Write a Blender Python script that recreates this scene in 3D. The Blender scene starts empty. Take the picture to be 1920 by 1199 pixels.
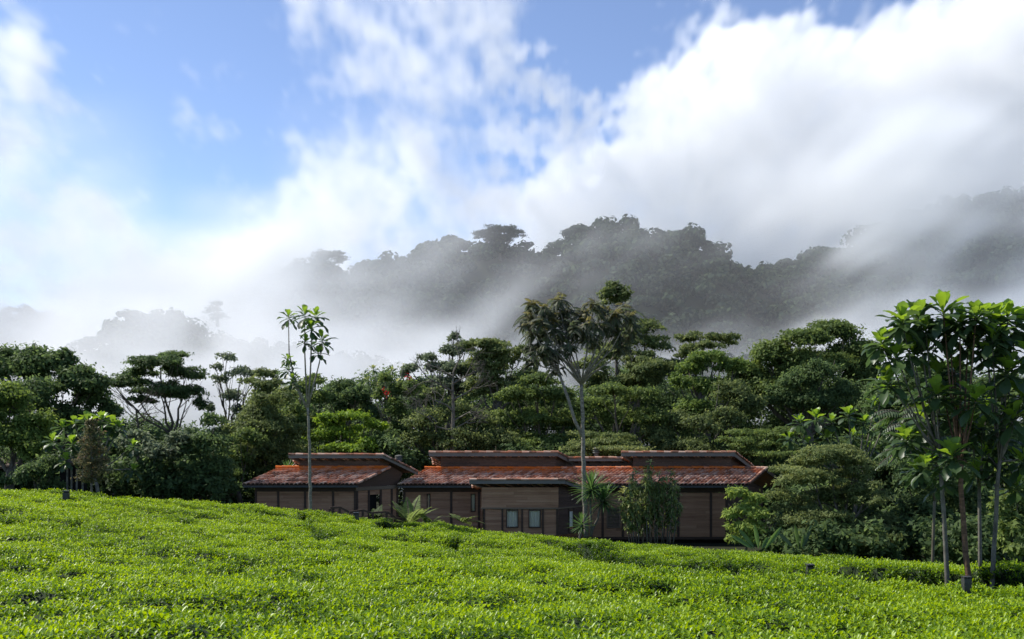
import bpy, math, random
import numpy as np
from mathutils import Vector
R = math.radians
scene = bpy.context.scene
COL = scene.collection

# ------------------------------------------------------------------ camera
F = 35.0 / 36.0 * 1920          # focal length in photograph pixels
CZ, HY = 3.0, 820.0             # eye height, picture row of the eye level
camd = bpy.data.cameras.new('camera'); cam = bpy.data.objects.new('camera', camd)
COL.objects.link(cam); scene.camera = cam
camd.lens = 35; camd.sensor_width = 36; camd.clip_end = 6000
camd.shift_y = (HY - 599.5) / 1920
cam.location = (0, 0, CZ); cam.rotation_euler = (R(90), 0, 0)

# ------------------------------------------------------------------ sky, sun, exposure
SUN_EL, SUN_AZ = 50.0, -70.0    # azimuth from the view direction, negative = left
world = bpy.data.worlds.new("World"); scene.world = world; world.use_nodes = True
wn = world.node_tree; bg = wn.nodes['Background']
sky = wn.nodes.new('ShaderNodeTexSky'); sky.sky_type = 'NISHITA'; sky.sun_disc = False
sky.sun_elevation = R(SUN_EL); sky.sun_rotation = R(SUN_AZ)
sky.altitude = 3000; sky.air_density = 1.0; sky.dust_density = .15; sky.ozone_density = 2.8
hsv = wn.nodes.new('ShaderNodeHueSaturation'); hsv.inputs['Saturation'].default_value = .93; hsv.inputs['Hue'].default_value = .503; hsv.inputs['Value'].default_value = .90
wn.links.new(sky.outputs[0], hsv.inputs['Color']); wn.links.new(hsv.outputs[0], bg.inputs[0]); bg.inputs[1].default_value = 0.122
sund = bpy.data.lights.new('sun', 'SUN'); sun = bpy.data.objects.new('sun', sund); COL.objects.link(sun)
sund.energy = 3.5; sund.angle = R(1.0); sund.color = (1.0, 0.95, 0.86)
sd = Vector((math.sin(R(SUN_AZ)) * math.cos(R(SUN_EL)), math.cos(R(SUN_AZ)) * math.cos(R(SUN_EL)), math.sin(R(SUN_EL))))
sun.rotation_euler = (-sd).to_track_quat('-Z', 'Y').to_euler(); sun.location = (-40, 40, 60)
scene.view_settings.view_transform = 'Standard'; scene.view_settings.look = 'None'
scene.view_settings.exposure = 0.93; scene.view_settings.gamma = 1
cy = scene.cycles
cy.use_denoising = True; cy.max_bounces = 9; cy.diffuse_bounces = 3; cy.glossy_bounces = 2
cy.transmission_bounces = 3; cy.transparent_max_bounces = 8; cy.volume_bounces = 8
cy.volume_max_steps = 256; cy.sample_clamp_indirect = 6; cy.caustics_reflective = False; cy.caustics_refractive = False

# ------------------------------------------------------------------ helpers
def P(px, py, Y):
    return np.array([(px - 960) / F * Y, Y, CZ + (HY - py) / F * Y])
def tag(o, label=None, cat=None, group=None, kind=None):
    for k, v in (('label', label), ('category', cat), ('group', group), ('kind', kind)):
        if v: o[k] = v
    return o
def empty(name, loc, label, cat, group=None):
    o = bpy.data.objects.new(name, None); COL.objects.link(o); o.location = [float(c) for c in loc]
    o.empty_display_size = .3
    return tag(o, label, cat, group)
def link(name, me, mats=(), parent=None, link_it=True):
    o = bpy.data.objects.new(name, me)
    if link_it: COL.objects.link(o)
    for m in (mats if isinstance(mats, (list, tuple)) else [mats]): me.materials.append(m)
    if parent is not None:
        o.parent = parent; l = parent.location
        p = parent.parent
        off = np.array(l)
        while p is not None: off = off + np.array(p.location); p = p.parent
        co = np.empty(len(me.vertices) * 3, np.float32); me.vertices.foreach_get('co', co)
        co = co.reshape(-1, 3) - off.astype(np.float32); me.vertices.foreach_set('co', co.ravel())
    return o
class MB:
    """collects vertices and polygons of one mesh"""
    def __init__(s): s.v = []; s.f = []; s.n = 0; s.t = []; s.m = []
    def add(s, v, f, tone=0.5, mi=0):
        v = np.asarray(v, float); s.v.append(v)
        for q in f: s.f.append([i + s.n for i in q]); s.t.append(tone); s.m.append(mi)
        s.n += len(v)
    def hexa(s, a, b, tone=0.5):
        """a, b: two quads (4 points each, same order), joined to a box"""
        s.add(list(a) + list(b), [(3, 2, 1, 0), (4, 5, 6, 7), (0, 1, 5, 4), (1, 2, 6, 5), (2, 3, 7, 6), (3, 0, 4, 7)], tone)
    def box(s, x0, x1, y0, y1, z0, z1, tone=0.5):
        s.hexa([(x0, y0, z0), (x1, y0, z0), (x1, y1, z0), (x0, y1, z0)], [(x0, y0, z1), (x1, y0, z1), (x1, y1, z1), (x0, y1, z1)], tone)
    def bar(s, p, q, w, h=None, tone=0.5):
        p = np.asarray(p, float); q = np.asarray(q, float); h = h or w
        d = q - p; d /= np.linalg.norm(d)
        up = np.array([0, 0, 1.]) if abs(d[2]) < .95 else np.array([0, 1., 0])
        a = np.cross(d, up); a /= np.linalg.norm(a); b = np.cross(a, d)
        A = a * w / 2; B = b * h / 2
        s.hexa([p - A - B, p + A - B, p + A + B, p - A + B], [q - A - B, q + A - B, q + A + B, q - A + B], tone)
    def tube(s, pts, rad, n=7, tone=0.5, cap=True):
        pts = np.asarray(pts, float); m = len(pts)
        rad = np.broadcast_to(rad, (m,)) if np.ndim(rad) == 0 else np.asarray(rad, float)
        tg = np.gradient(pts, axis=0); tg /= np.linalg.norm(tg, axis=1)[:, None] + 1e-9
        ref = np.array([1., 0, 0]) if abs(tg[0][0]) < .8 else np.array([0, 1., 0])
        V = []
        for i in range(m):
            a = np.cross(tg[i], ref); a /= np.linalg.norm(a); b = np.cross(tg[i], a)
            for k in range(n):
                t = 2 * math.pi * k / n; V.append(pts[i] + rad[i] * (math.cos(t) * a + math.sin(t) * b))
        Fc = [(i * n + k, i * n + (k + 1) % n, (i + 1) * n + (k + 1) % n, (i + 1) * n + k) for i in range(m - 1) for k in range(n)]
        if cap: Fc += [tuple(range(n))[::-1], tuple((m - 1) * n + k for k in range(n))]
        s.add(V, Fc, tone)
    def build(s, name, mats, parent=None, smooth=False):
        me = bpy.data.meshes.new(name)
        V = np.concatenate(s.v); me.from_pydata(V.tolist(), [], s.f)
        at = me.attributes.new('tone', 'FLOAT', 'FACE'); at.data.foreach_set('value', np.array(s.t, np.float32))
        if smooth: me.polygons.foreach_set('use_smooth', [True] * len(me.polygons))
        return link(name, me, mats, parent)
def quads_mesh(name, V, tone, extra=None, nv=4, faces=None):
    """V: (N, nv, 3) one leaf each; faces: local polygons of a leaf (all quads)"""
    N = len(V); faces = np.array(faces if faces is not None else [[0, 1, 2, 3]])
    k = len(faces)
    me = bpy.data.meshes.new(name)
    me.vertices.add(N * nv); me.vertices.foreach_set('co', V.reshape(-1).astype(np.float32))
    idx = (np.arange(N)[:, None, None] * nv + faces[None]).reshape(-1)
    me.loops.add(len(idx)); me.loops.foreach_set('vertex_index', idx.astype(np.int32))
    me.polygons.add(N * k); me.polygons.foreach_set('loop_start', (np.arange(N * k) * 4).astype(np.int32))
    try: me.polygons.foreach_set('loop_total', np.full(N * k, 4, np.int32))
    except Exception: pass
    at = me.attributes.new('tone', 'FLOAT', 'FACE'); at.data.foreach_set('value', np.repeat(np.clip(tone, 0, 1), k).astype(np.float32))
    me.update(calc_edges=True)
    return me
def unit(v): return v / (np.linalg.norm(v, axis=-1, keepdims=True) + 1e-9)

# ------------------------------------------------------------------ materials
def mat_new(name):
    m = bpy.data.materials.new(name); m.use_nodes = True; nt = m.node_tree; nt.nodes.clear()
    out = nt.nodes.new('ShaderNodeOutputMaterial')
    return m, nt, out
def ramp(nt, fac, stops):
    r = nt.nodes.new('ShaderNodeValToRGB'); e = r.color_ramp.elements
    while len(e) < len(stops): e.new(0.5)
    for el, (p, c) in zip(e, stops): el.position = p; el.color = (*c, 1)
    nt.links.new(fac, r.inputs[0]); return r.outputs[0]
def leaf_mat(name, stops, gloss=0.10, rough=0.55, trans=0.44, tcol=1.0, var=0.35, varamt=0.5):
    """stops: colours over the per-leaf tone; translucent, slightly glossy leaves"""
    m, nt, out = mat_new(name); N = nt.nodes; L = nt.links
    a = N.new('ShaderNodeAttribute'); a.attribute_name = 'tone'
    g = N.new('ShaderNodeNewGeometry'); nz = N.new('ShaderNodeTexNoise'); nz.inputs['Scale'].default_value = var; nz.inputs['Detail'].default_value = 2
    L.new(g.outputs['Position'], nz.inputs['Vector'])
    mm = N.new('ShaderNodeMath'); mm.operation = 'MULTIPLY_ADD'; L.new(nz.outputs[0], mm.inputs[0]); mm.inputs[1].default_value = varamt
    sb = N.new('ShaderNodeMath'); sb.operation = 'SUBTRACT'; L.new(a.outputs['Fac'], sb.inputs[0]); sb.inputs[1].default_value = varamt / 2
    L.new(sb.outputs[0], mm.inputs[2])
    c = ramp(nt, mm.outputs[0], stops)
    b = N.new('ShaderNodeBsdfPrincipled'); L.new(c, b.inputs['Base Color'])
    b.inputs['Roughness'].default_value = rough; b.inputs['Specular IOR Level'].default_value = gloss
    t = N.new('ShaderNodeBsdfTranslucent'); h = N.new('ShaderNodeHueSaturation')
    h.inputs['Hue'].default_value = 0.485; h.inputs['Saturation'].default_value = 1.1; h.inputs['Value'].default_value = 1.7 * tcol
    L.new(c, h.inputs['Color']); L.new(h.outputs[0], t.inputs[0])
    mx = N.new('ShaderNodeMixShader'); mx.inputs[0].default_value = trans
    L.new(b.outputs[0], mx.inputs[1]); L.new(t.outputs[0], mx.inputs[2]); L.new(mx.outputs[0], out.inputs[0])
    return m
def plain_mat(name, c1, c2, scale=4.0, rough=0.8, spec=0.2, stretch=(1, 1, 1), bump=0.0, tone_mix=0.0, metal=0.0, c3=None, detail=5):
    m, nt, out = mat_new(name); N = nt.nodes; L = nt.links
    g = N.new('ShaderNodeTexCoord'); mp = N.new('ShaderNodeMapping'); mp.inputs['Scale'].default_value = stretch
    L.new(g.outputs['Object'], mp.inputs[0])
    nz = N.new('ShaderNodeTexNoise'); nz.inputs['Scale'].default_value = scale; nz.inputs['Detail'].default_value = detail; nz.inputs['Roughness'].default_value = .65
    L.new(mp.outputs[0], nz.inputs['Vector']); f = nz.outputs[0]
    if tone_mix:
        a = N.new('ShaderNodeAttribute'); a.attribute_name = 'tone'
        mx = N.new('ShaderNodeMix'); mx.inputs[0].default_value = tone_mix
        L.new(f, mx.inputs[2]); L.new(a.outputs['Fac'], mx.inputs[3]); f = mx.outputs[0]
    st = [(0.3, c1), (0.7, c2)] if c3 is None else [(0.28, c1), (0.5, c2), (0.72, c3)]
    c = ramp(nt, f, st)
    b = N.new('ShaderNodeBsdfPrincipled'); L.new(c, b.inputs['Base Color']); b.inputs['Roughness'].default_value = rough
    b.inputs['Specular IOR Level'].default_value = spec; b.inputs['Metallic'].default_value = metal
    if bump:
        bp = N.new('ShaderNodeBump'); bp.inputs['Strength'].default_value = bump; bp.inputs['Distance'].default_value = .02
        L.new(nz.outputs[0], bp.inputs['Height']); L.new(bp.outputs[0], b.inputs['Normal'])
    L.new(b.outputs[0], out.inputs[0]); return m

M = {}
M['bark'] = plain_mat('bark', (.05, .04, .03), (.17, .15, .115), 3, .9, stretch=(2, 2, .6), bump=.5)
M['bark_red'] = plain_mat('bark_red', (.05, .03, .02), (.20, .12, .075), 5, .85, stretch=(1, 1, 4), bump=.5)
M['bark_pale'] = plain_mat('bark_pale', (.10, .085, .065), (.29, .265, .215), 5, .85, stretch=(1, 1, 3), bump=.5)
M['bark_grey'] = plain_mat('bark_grey', (.06, .055, .045), (.19, .175, .145), 6, .85, stretch=(1, 1, .7), bump=.4)
M['twig'] = plain_mat('twig', (.05, .045, .035), (.12, .10, .08), 6, .9)
M['soil'] = plain_mat('soil', (.012, .014, .006), (.025, .03, .012), 1.5, .95)
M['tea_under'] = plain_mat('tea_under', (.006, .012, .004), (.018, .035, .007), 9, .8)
M['forest_floor'] = plain_mat('forest_floor', (.012, .018, .008), (.03, .04, .016), .2, .95)
M['tea_leaf'] = leaf_mat('tea_leaf', [(0, (.014, .036, .006)), (.25, (.048, .105, .009)), (.55, (.138, .245, .012)), (1, (.28, .40, .026))], gloss=.4, rough=.4, trans=.4, var=.4, varamt=1.0)
def green(name, dark, mid, light, **k):
    dark, mid, light = [tuple(c * (1.0 if name in ('leaf_far', 'leaf_big', 'leaf_hero') else 2.5 if name in ('leaf_dark', 'leaf_grey') else 2.15) for c in q) for q in (dark, mid, light)]
    M[name] = leaf_mat(name, [(0, dark), (.5, mid), (1, light)], **k)
green('leaf_dark', (.014, .025, .011), (.034, .052, .020), (.066, .092, .032))
green('leaf_mid', (.021, .034, .012), (.052, .074, .022), (.10, .128, .035))
green('leaf_olive', (.022, .032, .013), (.055, .072, .026), (.105, .12, .045))
green('leaf_fresh', (.026, .044, .012), (.060, .088, .022), (.11, .145, .036))
green('leaf_lime', (.035, .060, .012), (.080, .125, .018), (.135, .185, .03), trans=.4)
green('leaf_grey', (.022, .030, .018), (.052, .066, .038), (.10, .118, .07))
green('leaf_big', (.022, .046, .022), (.058, .100, .036), (.20, .32, .045), gloss=.5, rough=.42, trans=.40)
green('leaf_hero', (.04, .058, .034), (.095, .125, .065), (.24, .22, .08), gloss=.3, rough=.5)
green('leaf_red', (.022, .028, .013), (.045, .046, .022), (.12, .07, .04))
green('leaf_sick', (.028, .044, .015), (.068, .094, .030), (.18, .185, .07), gloss=.35)
green('leaf_fern', (.03, .045, .014), (.075, .10, .032), (.12, .15, .055), trans=.45)
green('leaf_flat', (.015, .032, .01), (.04, .075, .022), (.075, .12, .035), gloss=.4, rough=.4)
M['flower'] = leaf_mat('flower', [(0, (.3, .03, .02)), (1, (.45, .06, .03))], trans=.3)
# ------------------------------------------------------------------ terrain
def value_noise(x, y, seed):
    rng = np.random.default_rng(seed); T = rng.random((256, 256))
    xi = np.floor(x).astype(int); yi = np.floor(y).astype(int); fx = x - xi; fy = y - yi
    fx = fx * fx * (3 - 2 * fx); fy = fy * fy * (3 - 2 * fy)
    g = lambda a, b: T[a & 255, b & 255]
    return (g(xi, yi) * (1 - fx) + g(xi + 1, yi) * fx) * (1 - fy) + (g(xi, yi + 1) * (1 - fx) + g(xi + 1, yi + 1) * fx) * fy
def fbm2(x, y, seed, octv=4, gain=.5):
    o = 0; a = 1; t = 0
    for k in range(octv):
        o = o + a * value_noise(x * 2 ** k + 17.3 * k, y * 2 ** k + 5.1 * k, seed + k); t += a; a *= gain
    return o / t
SX = [-34, -26, -20.6, -14, -7.9, -1, 5.3, 13.3, 20.6, 28]
SS = [.0086, .005, -.0053, -.0255, -.0532, -.0702, -.0919, -.1035, -.1636, -.2095]
def smooth_interp(x, xs, ys):
    x = np.asarray(x, float); return sum(np.interp(x + d, xs, ys) for d in (-2.5, -1.2, 0, 1.2, 2.5)) / 5
def tea_base(x, y):
    s = smooth_interp(x, SX, SS)
    z = 3.0 - 1.93 + s * (y - 9.5)
    crest = np.interp(x, [-30, -20, -8, -5, -2, 5, 13, 17, 22, 30], [36, 39, 45, 43, 44, 46, 44, 39, 34, 32])
    o = np.clip(y - crest, 0, 30)
    return z - .035 * o ** 2 / (1 + .15 * o)
# paths cut through the tea, given where they show in the photograph and dropped on the hillside
def drop(px, py):
    Y = np.linspace(8, 50, 900); X = (px - 960) / F * Y; z = CZ + (HY - py) / F * Y
    b = tea_base(X, Y); i = np.argmax(z < b) if np.any(z < b) else len(Y) - 1
    return X[i], Y[i]
PATH = [drop(*q) for q in ((735, 984), (800, 992), (870, 1003), (960, 1014), (1050, 1028), (1110, 1040), (1200, 1054), (1300, 1066), (1420, 1080), (1520, 1090), (1640, 1098), (1780, 1104), (1960, 1112))]
PATH[:3] = [(-5.3, 43.4), (-3.6, 42.0), (-2.0, 41.3)]
GAP = [drop(*q) for q in ((565, 968), (585, 985), (598, 1003), (604, 1016))]
FURROWS = [[drop(*q) for q in l] for l in (((418, 1050), (455, 1060), (500, 1071), (535, 1078)), ((320, 985), (345, 991), (365, 996)), ((640, 1030), (675, 1036), (700, 1046)),
    ((540, 1080), (580, 1086), (600, 1092)), ((860, 1016), (850, 1024), (870, 1034)), ((300, 962), (360, 966), (420, 968)), ((60, 975), (130, 985), (150, 992)), ((730, 1058), (790, 1066), (830, 1066)),
    ((1140, 1100), (1230, 1108), (1260, 1120)), ((200, 1110), (300, 1116), (380, 1112)), ((1500, 1120), (1600, 1122), (1700, 1116)), ((960, 1060), (1000, 1066), (1060, 1064)), ((1440, 1050), (1480, 1056), (1560, 1056)), ((1660, 1070), (1700, 1078), (1740, 1078)))]
def poly_dist(x, y, pts):
    best = np.full(np.shape(x), 1e9); side = np.zeros(np.shape(x))
    for (ax, ay), (bx, by) in zip(pts[:-1], pts[1:]):
        dx, dy = bx - ax, by - ay; L2 = dx * dx + dy * dy
        t = np.clip(((x - ax) * dx + (y - ay) * dy) / L2, 0, 1)
        d = np.hypot(x - ax - t * dx, y - ay - t * dy)
        s = np.sign((x - ax) * dy - (y - ay) * dx)
        m = d < best; best = np.where(m, d, best); side = np.where(m, s, side)
    return best, side
def tea_top(x, y):
    z = tea_base(x, y)
    wob = (fbm2(x * .5, y * .5, 3, 3) - .5) * .8
    d, s = poly_dist(x + wob * .6, y + wob, PATH)
    behind = np.where(s < 0, 1.0, 0.0)
    z = z + (behind * (.19 * np.clip(d / .6, 0, 1) * np.exp(-np.clip(d - 1.0, 0, 99) / 2.2) + .03) - (1 - behind) * .10 * np.exp(-d / 1.5)) * np.clip((x - PATH[0][0] + 1) / 3, 0, 1)
    w = np.interp(y, [18, 34], [.28, .62]) + .35 * fbm2(x * .35, y * .35, 9, 2)
    cut = np.clip(1 - (d - w) / .22, 0, 1)
    d2, _ = poly_dist(x, y, GAP); cut = np.maximum(cut, np.clip(1 - (d2 - .16) / .2, 0, 1))
    # plucked bushes: rounded tops with shallow creases running across the slope
    b = fbm2(x * .55 + 3, y * .95, 21, 3); z = z + (b - .5) * .5
    big = fbm2(x * .10, y * .22, 31, 3); z = z + (big - .5) * .5 * np.clip((y - 9) / 8, 0, 1)
    cr = np.abs(fbm2(x * .22 + .35 * y, y * .5, 41, 3) - .5); c = np.clip(1 - cr / .03, 0, 1) * np.clip((fbm2(x * .3, y * .3, 51, 2) - .43) * 6, 0, 1)
    z = z - c * .52
    near = fbm2(x * 1.9, y * 2.4, 61, 3); z = z + (near - .5) * .32
    d3 = np.full(np.shape(x), 9.)
    for f in FURROWS: d3 = np.minimum(d3, poly_dist(x + wob * .5, y + wob * .5, f)[0])
    cut = np.maximum(cut, .9 * np.clip(1 - (d3 - .12) / .25, 0, 1))
    return z - cut * .8, np.maximum(cut, c * .6)
def ground_z(x, y):
    far = np.interp(x, [-60, -30, -18, -5, 10, 30], [-.4, -.6, -1.2, -2.6, -3.25, -3.4])
    t = np.clip((y - 48) / 7, 0, 1); t = t * t * (3 - 2 * t)
    z = (tea_base(np.clip(x, -34, 28), np.clip(y, 5, 60)) - 1.5) * (1 - t) + far * t
    z = z - np.clip(y - 75, 0, 120) * .05
    return z
def grid_mesh(name, xs, ys, zf, smooth=True):
    X, Yy = np.meshgrid(xs, ys); Z = zf(X, Yy); nx, ny = len(xs), len(ys)
    V = np.stack([X, Yy, Z], -1).reshape(-1, 3)
    i = np.arange((nx - 1) * (ny - 1)); r, c = divmod(i, nx - 1); a = r * nx + c
    idx = np.stack([a, a + 1, a + nx + 1, a + nx], -1)
    me = bpy.data.meshes.new(name); me.vertices.add(len(V)); me.vertices.foreach_set('co', V.astype(np.float32).ravel())
    me.loops.add(idx.size); me.loops.foreach_set('vertex_index', idx.astype(np.int32).ravel())
    me.polygons.add(len(idx)); me.polygons.foreach_set('loop_start', (np.arange(len(idx)) * 4).astype(np.int32))
    me.update(calc_edges=True)
    if smooth: me.polygons.foreach_set('use_smooth', np.ones(len(idx), bool))
    return me
gx = np.unique(np.concatenate([np.linspace(-700, -60, 30), np.linspace(-60, 60, 100), np.linspace(60, 800, 30)]))
gy = np.unique(np.concatenate([np.linspace(-40, 80, 100), np.linspace(80, 900, 40)]))
o = link('ground', grid_mesh('ground', gx, gy, ground_z), M['soil']); tag(o, kind='structure')

# tea: one leafy mass, clipped surface + shoots
def tea_cluster(seed, n, dark=0.0):
    rng = np.random.default_rng(seed); A = []; T = []
    k = 0
    while k < n:
        c = np.array([rng.uniform(-.17, .17), rng.uniform(-.17, .17), rng.uniform(-.07, .05)])
        nl = rng.integers(3, 6); a0 = rng.uniform(0, 6.28)
        shoot = rng.random()
        for j in range(nl):
            az = a0 + j * 2.4 + rng.normal(0, .3)
            up = math.radians(np.clip(rng.normal(52 if j < 2 else 22, 16), -15, 85))
            L = rng.uniform(.058, .095) * (0.85 if j < 2 else 1.1); W = L * rng.uniform(.36, .46)
            d = np.array([math.cos(az) * math.cos(up), math.sin(az) * math.cos(up), math.sin(up)])
            s = np.array([-math.sin(az), math.cos(az), 0]); n_ = np.cross(d, s)
            fold = n_ * W * .28; bend = -n_ * 0
            b = c + np.array([0, 0, .03 if j < 2 else -.01]); tip = b + d * L + n_ * (-.0) + np.array([0, 0, -L * rng.uniform(0, .3)])
            m1 = b + d * L * .5
            A.append([b, m1 + s * W / 2 - fold * -1, tip, m1 - s * W / 2 + fold, m1])
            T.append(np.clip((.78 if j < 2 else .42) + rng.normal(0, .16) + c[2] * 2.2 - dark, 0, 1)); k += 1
    V = np.array(A)
    return quads_mesh('tea_shoots', V, np.array(T), nv=5, faces=[[0, 1, 2, 4], [0, 4, 2, 3]])
clusters = []
for k in range(3):
    me = tea_cluster(k + 5, 46); clusters.append(link('tea_shoot', me, M['tea_leaf'], link_it=False))
clusters.append(link('tea_shoot', tea_cluster(9, 44, .38), M['tea_leaf'], link_it=False))  # darker shoots for cut flanks: shade and bare stems put into leaf tone
rng = np.random.default_rng(11)
sp = .20
X, Yy = np.meshgrid(np.arange(-33, 30, sp), np.arange(6.2, 54, sp)); X = X.ravel(); Yy = Yy.ravel()
X = X + rng.uniform(-.5, .5, X.shape) * sp; Yy = Yy + rng.uniform(-.5, .5, X.shape) * sp
lim = .56 * Yy + 2.5
k = (np.abs(X) < lim) & (Yy < np.interp(X, [-33, -20, -12, -8, 5, 12, 16, 22, 30], [47, 47, 47.5, 49, 50.5, 51.5, 52, 52, 52])); X = X[k]; Yy = Yy[k]
X0_, Y0_ = X, Yy; Z, cut = tea_top(X, Yy); k = (cut < .5) | (rng.random(len(cut)) < .5); X, Yy, Z, cut = X[k], Yy[k], Z[k], cut[k]
NF = len(X)
for sh in range(6):   # extra shoots down the flanks of the cut paths
    xs_, ys_ = X0_ + rng.uniform(-.1, .1, X0_.shape), Y0_ + rng.uniform(-.1, .1, X0_.shape); z_, c_ = tea_top(xs_, ys_); k = (c_ > .08) & (c_ < .97)
    X = np.concatenate([X, xs_[k]]); Yy = np.concatenate([Yy, ys_[k]]); Z = np.concatenate([Z, z_[k] + rng.uniform(-.05, .05, k.sum())])
pts = np.stack([X, Yy, Z - .03], -1)
sxs = np.arange(-33, 30.1, .25); sys_ = np.arange(5.5, 53.5, .25)
tea_me = grid_mesh('tea_bushes', sxs, sys_, lambda a, b: (lambda r: r[0] - .09 - .22 * r[1])(tea_top(a, b)))
pm = bpy.data.meshes.new('tea_points'); pm.vertices.add(len(pts)); pm.vertices.foreach_set('co', pts.astype(np.float32).ravel())
pobj = bpy.data.objects.new('tea_points', pm)
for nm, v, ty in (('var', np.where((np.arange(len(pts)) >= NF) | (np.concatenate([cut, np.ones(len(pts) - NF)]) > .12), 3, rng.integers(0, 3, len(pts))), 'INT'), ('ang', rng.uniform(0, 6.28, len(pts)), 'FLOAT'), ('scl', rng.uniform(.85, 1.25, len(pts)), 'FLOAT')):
    a = pm.attributes.new(nm, ty, 'POINT'); a.data.foreach_set('value', v.astype(np.int32 if ty == 'INT' else np.float32))
def gn_instances(owner, point_obj, srcs, keep=True, tilt=0.0):
    ng = bpy.data.node_groups.new('scatter', 'GeometryNodeTree')
    ng.interface.new_socket('Geometry', in_out='INPUT', socket_type='NodeSocketGeometry'); ng.interface.new_socket('Geometry', in_out='OUTPUT', socket_type='NodeSocketGeometry')
    N = ng.nodes; L = ng.links; gi = N.new('NodeGroupInput'); go = N.new('NodeGroupOutput'); jn = N.new('GeometryNodeJoinGeometry')
    if keep: L.new(gi.outputs[0], jn.inputs[0])
    po = N.new('GeometryNodeObjectInfo'); po.inputs['Object'].default_value = point_obj
    def attr(nm, ty):
        a = N.new('GeometryNodeInputNamedAttribute'); a.data_type = ty; a.inputs[0].default_value = nm; return a.outputs[0]
    var = attr('var', 'INT'); ang = attr('ang', 'FLOAT'); scl = attr('scl', 'FLOAT')
    cx = N.new('ShaderNodeCombineXYZ'); L.new(ang, cx.inputs[2])
    cx.inputs[0].default_value = tilt
    for i, sobj in enumerate(srcs):
        oi = N.new('GeometryNodeObjectInfo'); oi.inputs['Object'].default_value = sobj
        try: oi.inputs['As Instance'].default_value = True
        except Exception: pass
        cp = N.new('FunctionNodeCompare'); cp.data_type = 'INT'; cp.operation = 'EQUAL'
        ins = [s for s in cp.inputs if s.type == 'INT']; L.new(var, ins[0]); ins[1].default_value = i
        ip = N.new('GeometryNodeInstanceOnPoints'); L.new(po.outputs['Geometry'], ip.inputs['Points']); L.new(cp.outputs[0], ip.inputs['Selection'])
        L.new(oi.outputs['Geometry'], ip.inputs['Instance']); L.new(cx.outputs[0], ip.inputs['Rotation']); L.new(scl, ip.inputs['Scale'])
        L.new(ip.outputs[0], jn.inputs[0])
    L.new(jn.outputs[0], go.inputs[0])
    md = owner.modifiers.new('scatter', 'NODES'); md.node_group = ng
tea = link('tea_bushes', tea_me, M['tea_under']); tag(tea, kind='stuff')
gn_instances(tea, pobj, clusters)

# ------------------------------------------------------------------ mountain and its forest
def ridge_fn(pts, Y, drop_m):
    xs = [(a - 960) / F * Y for a, b in pts]; zs = [CZ + (HY - b) / F * Y - drop_m for a, b in pts]
    return xs, zs
def crown_blob(seed, flat, n=420):
    """one far tree crown: a rough leafy dome some 12 m across"""
    rng = np.random.default_rng(seed); C = []; 
    nl = 9
    for i in range(nl):
        a = rng.uniform(0, 6.28); r = rng.uniform(0, 4.2); C.append((r * math.cos(a), r * math.sin(a), rng.uniform(-1.5, 1.8) * flat, rng.uniform(1.8, 3.0)))
    V = []; T = []
    for cx_, cy_, cz_, rr in C:
        m = n // nl; d = unit(rng.normal(size=(m, 3))); p = np.array([cx_, cy_, cz_]) + d * rr * np.array([1, 1, flat]) * rng.uniform(.75, 1.05, (m, 1))
        a = unit(np.cross(d, rng.normal(size=(m, 3)))); b = unit(np.cross(d + rng.normal(0, .4, (m, 3)), a)); L = rng.uniform(.5, 1.1, (m, 1))
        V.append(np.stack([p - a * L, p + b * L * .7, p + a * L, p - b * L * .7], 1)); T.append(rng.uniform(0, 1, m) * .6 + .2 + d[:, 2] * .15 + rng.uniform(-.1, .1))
    me = quads_mesh('far_crown', np.concatenate(V), np.concatenate(T))
    return me
green('leaf_far', (.010, .020, .016), (.028, .046, .032), (.085, .115, .06), gloss=0, rough=1, trans=.15)
far_src = [link('far_crown', crown_blob(k, f), M['leaf_far'], link_it=False) for k, f in enumerate((.45, .7, 1.0, 1.35))]
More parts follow.
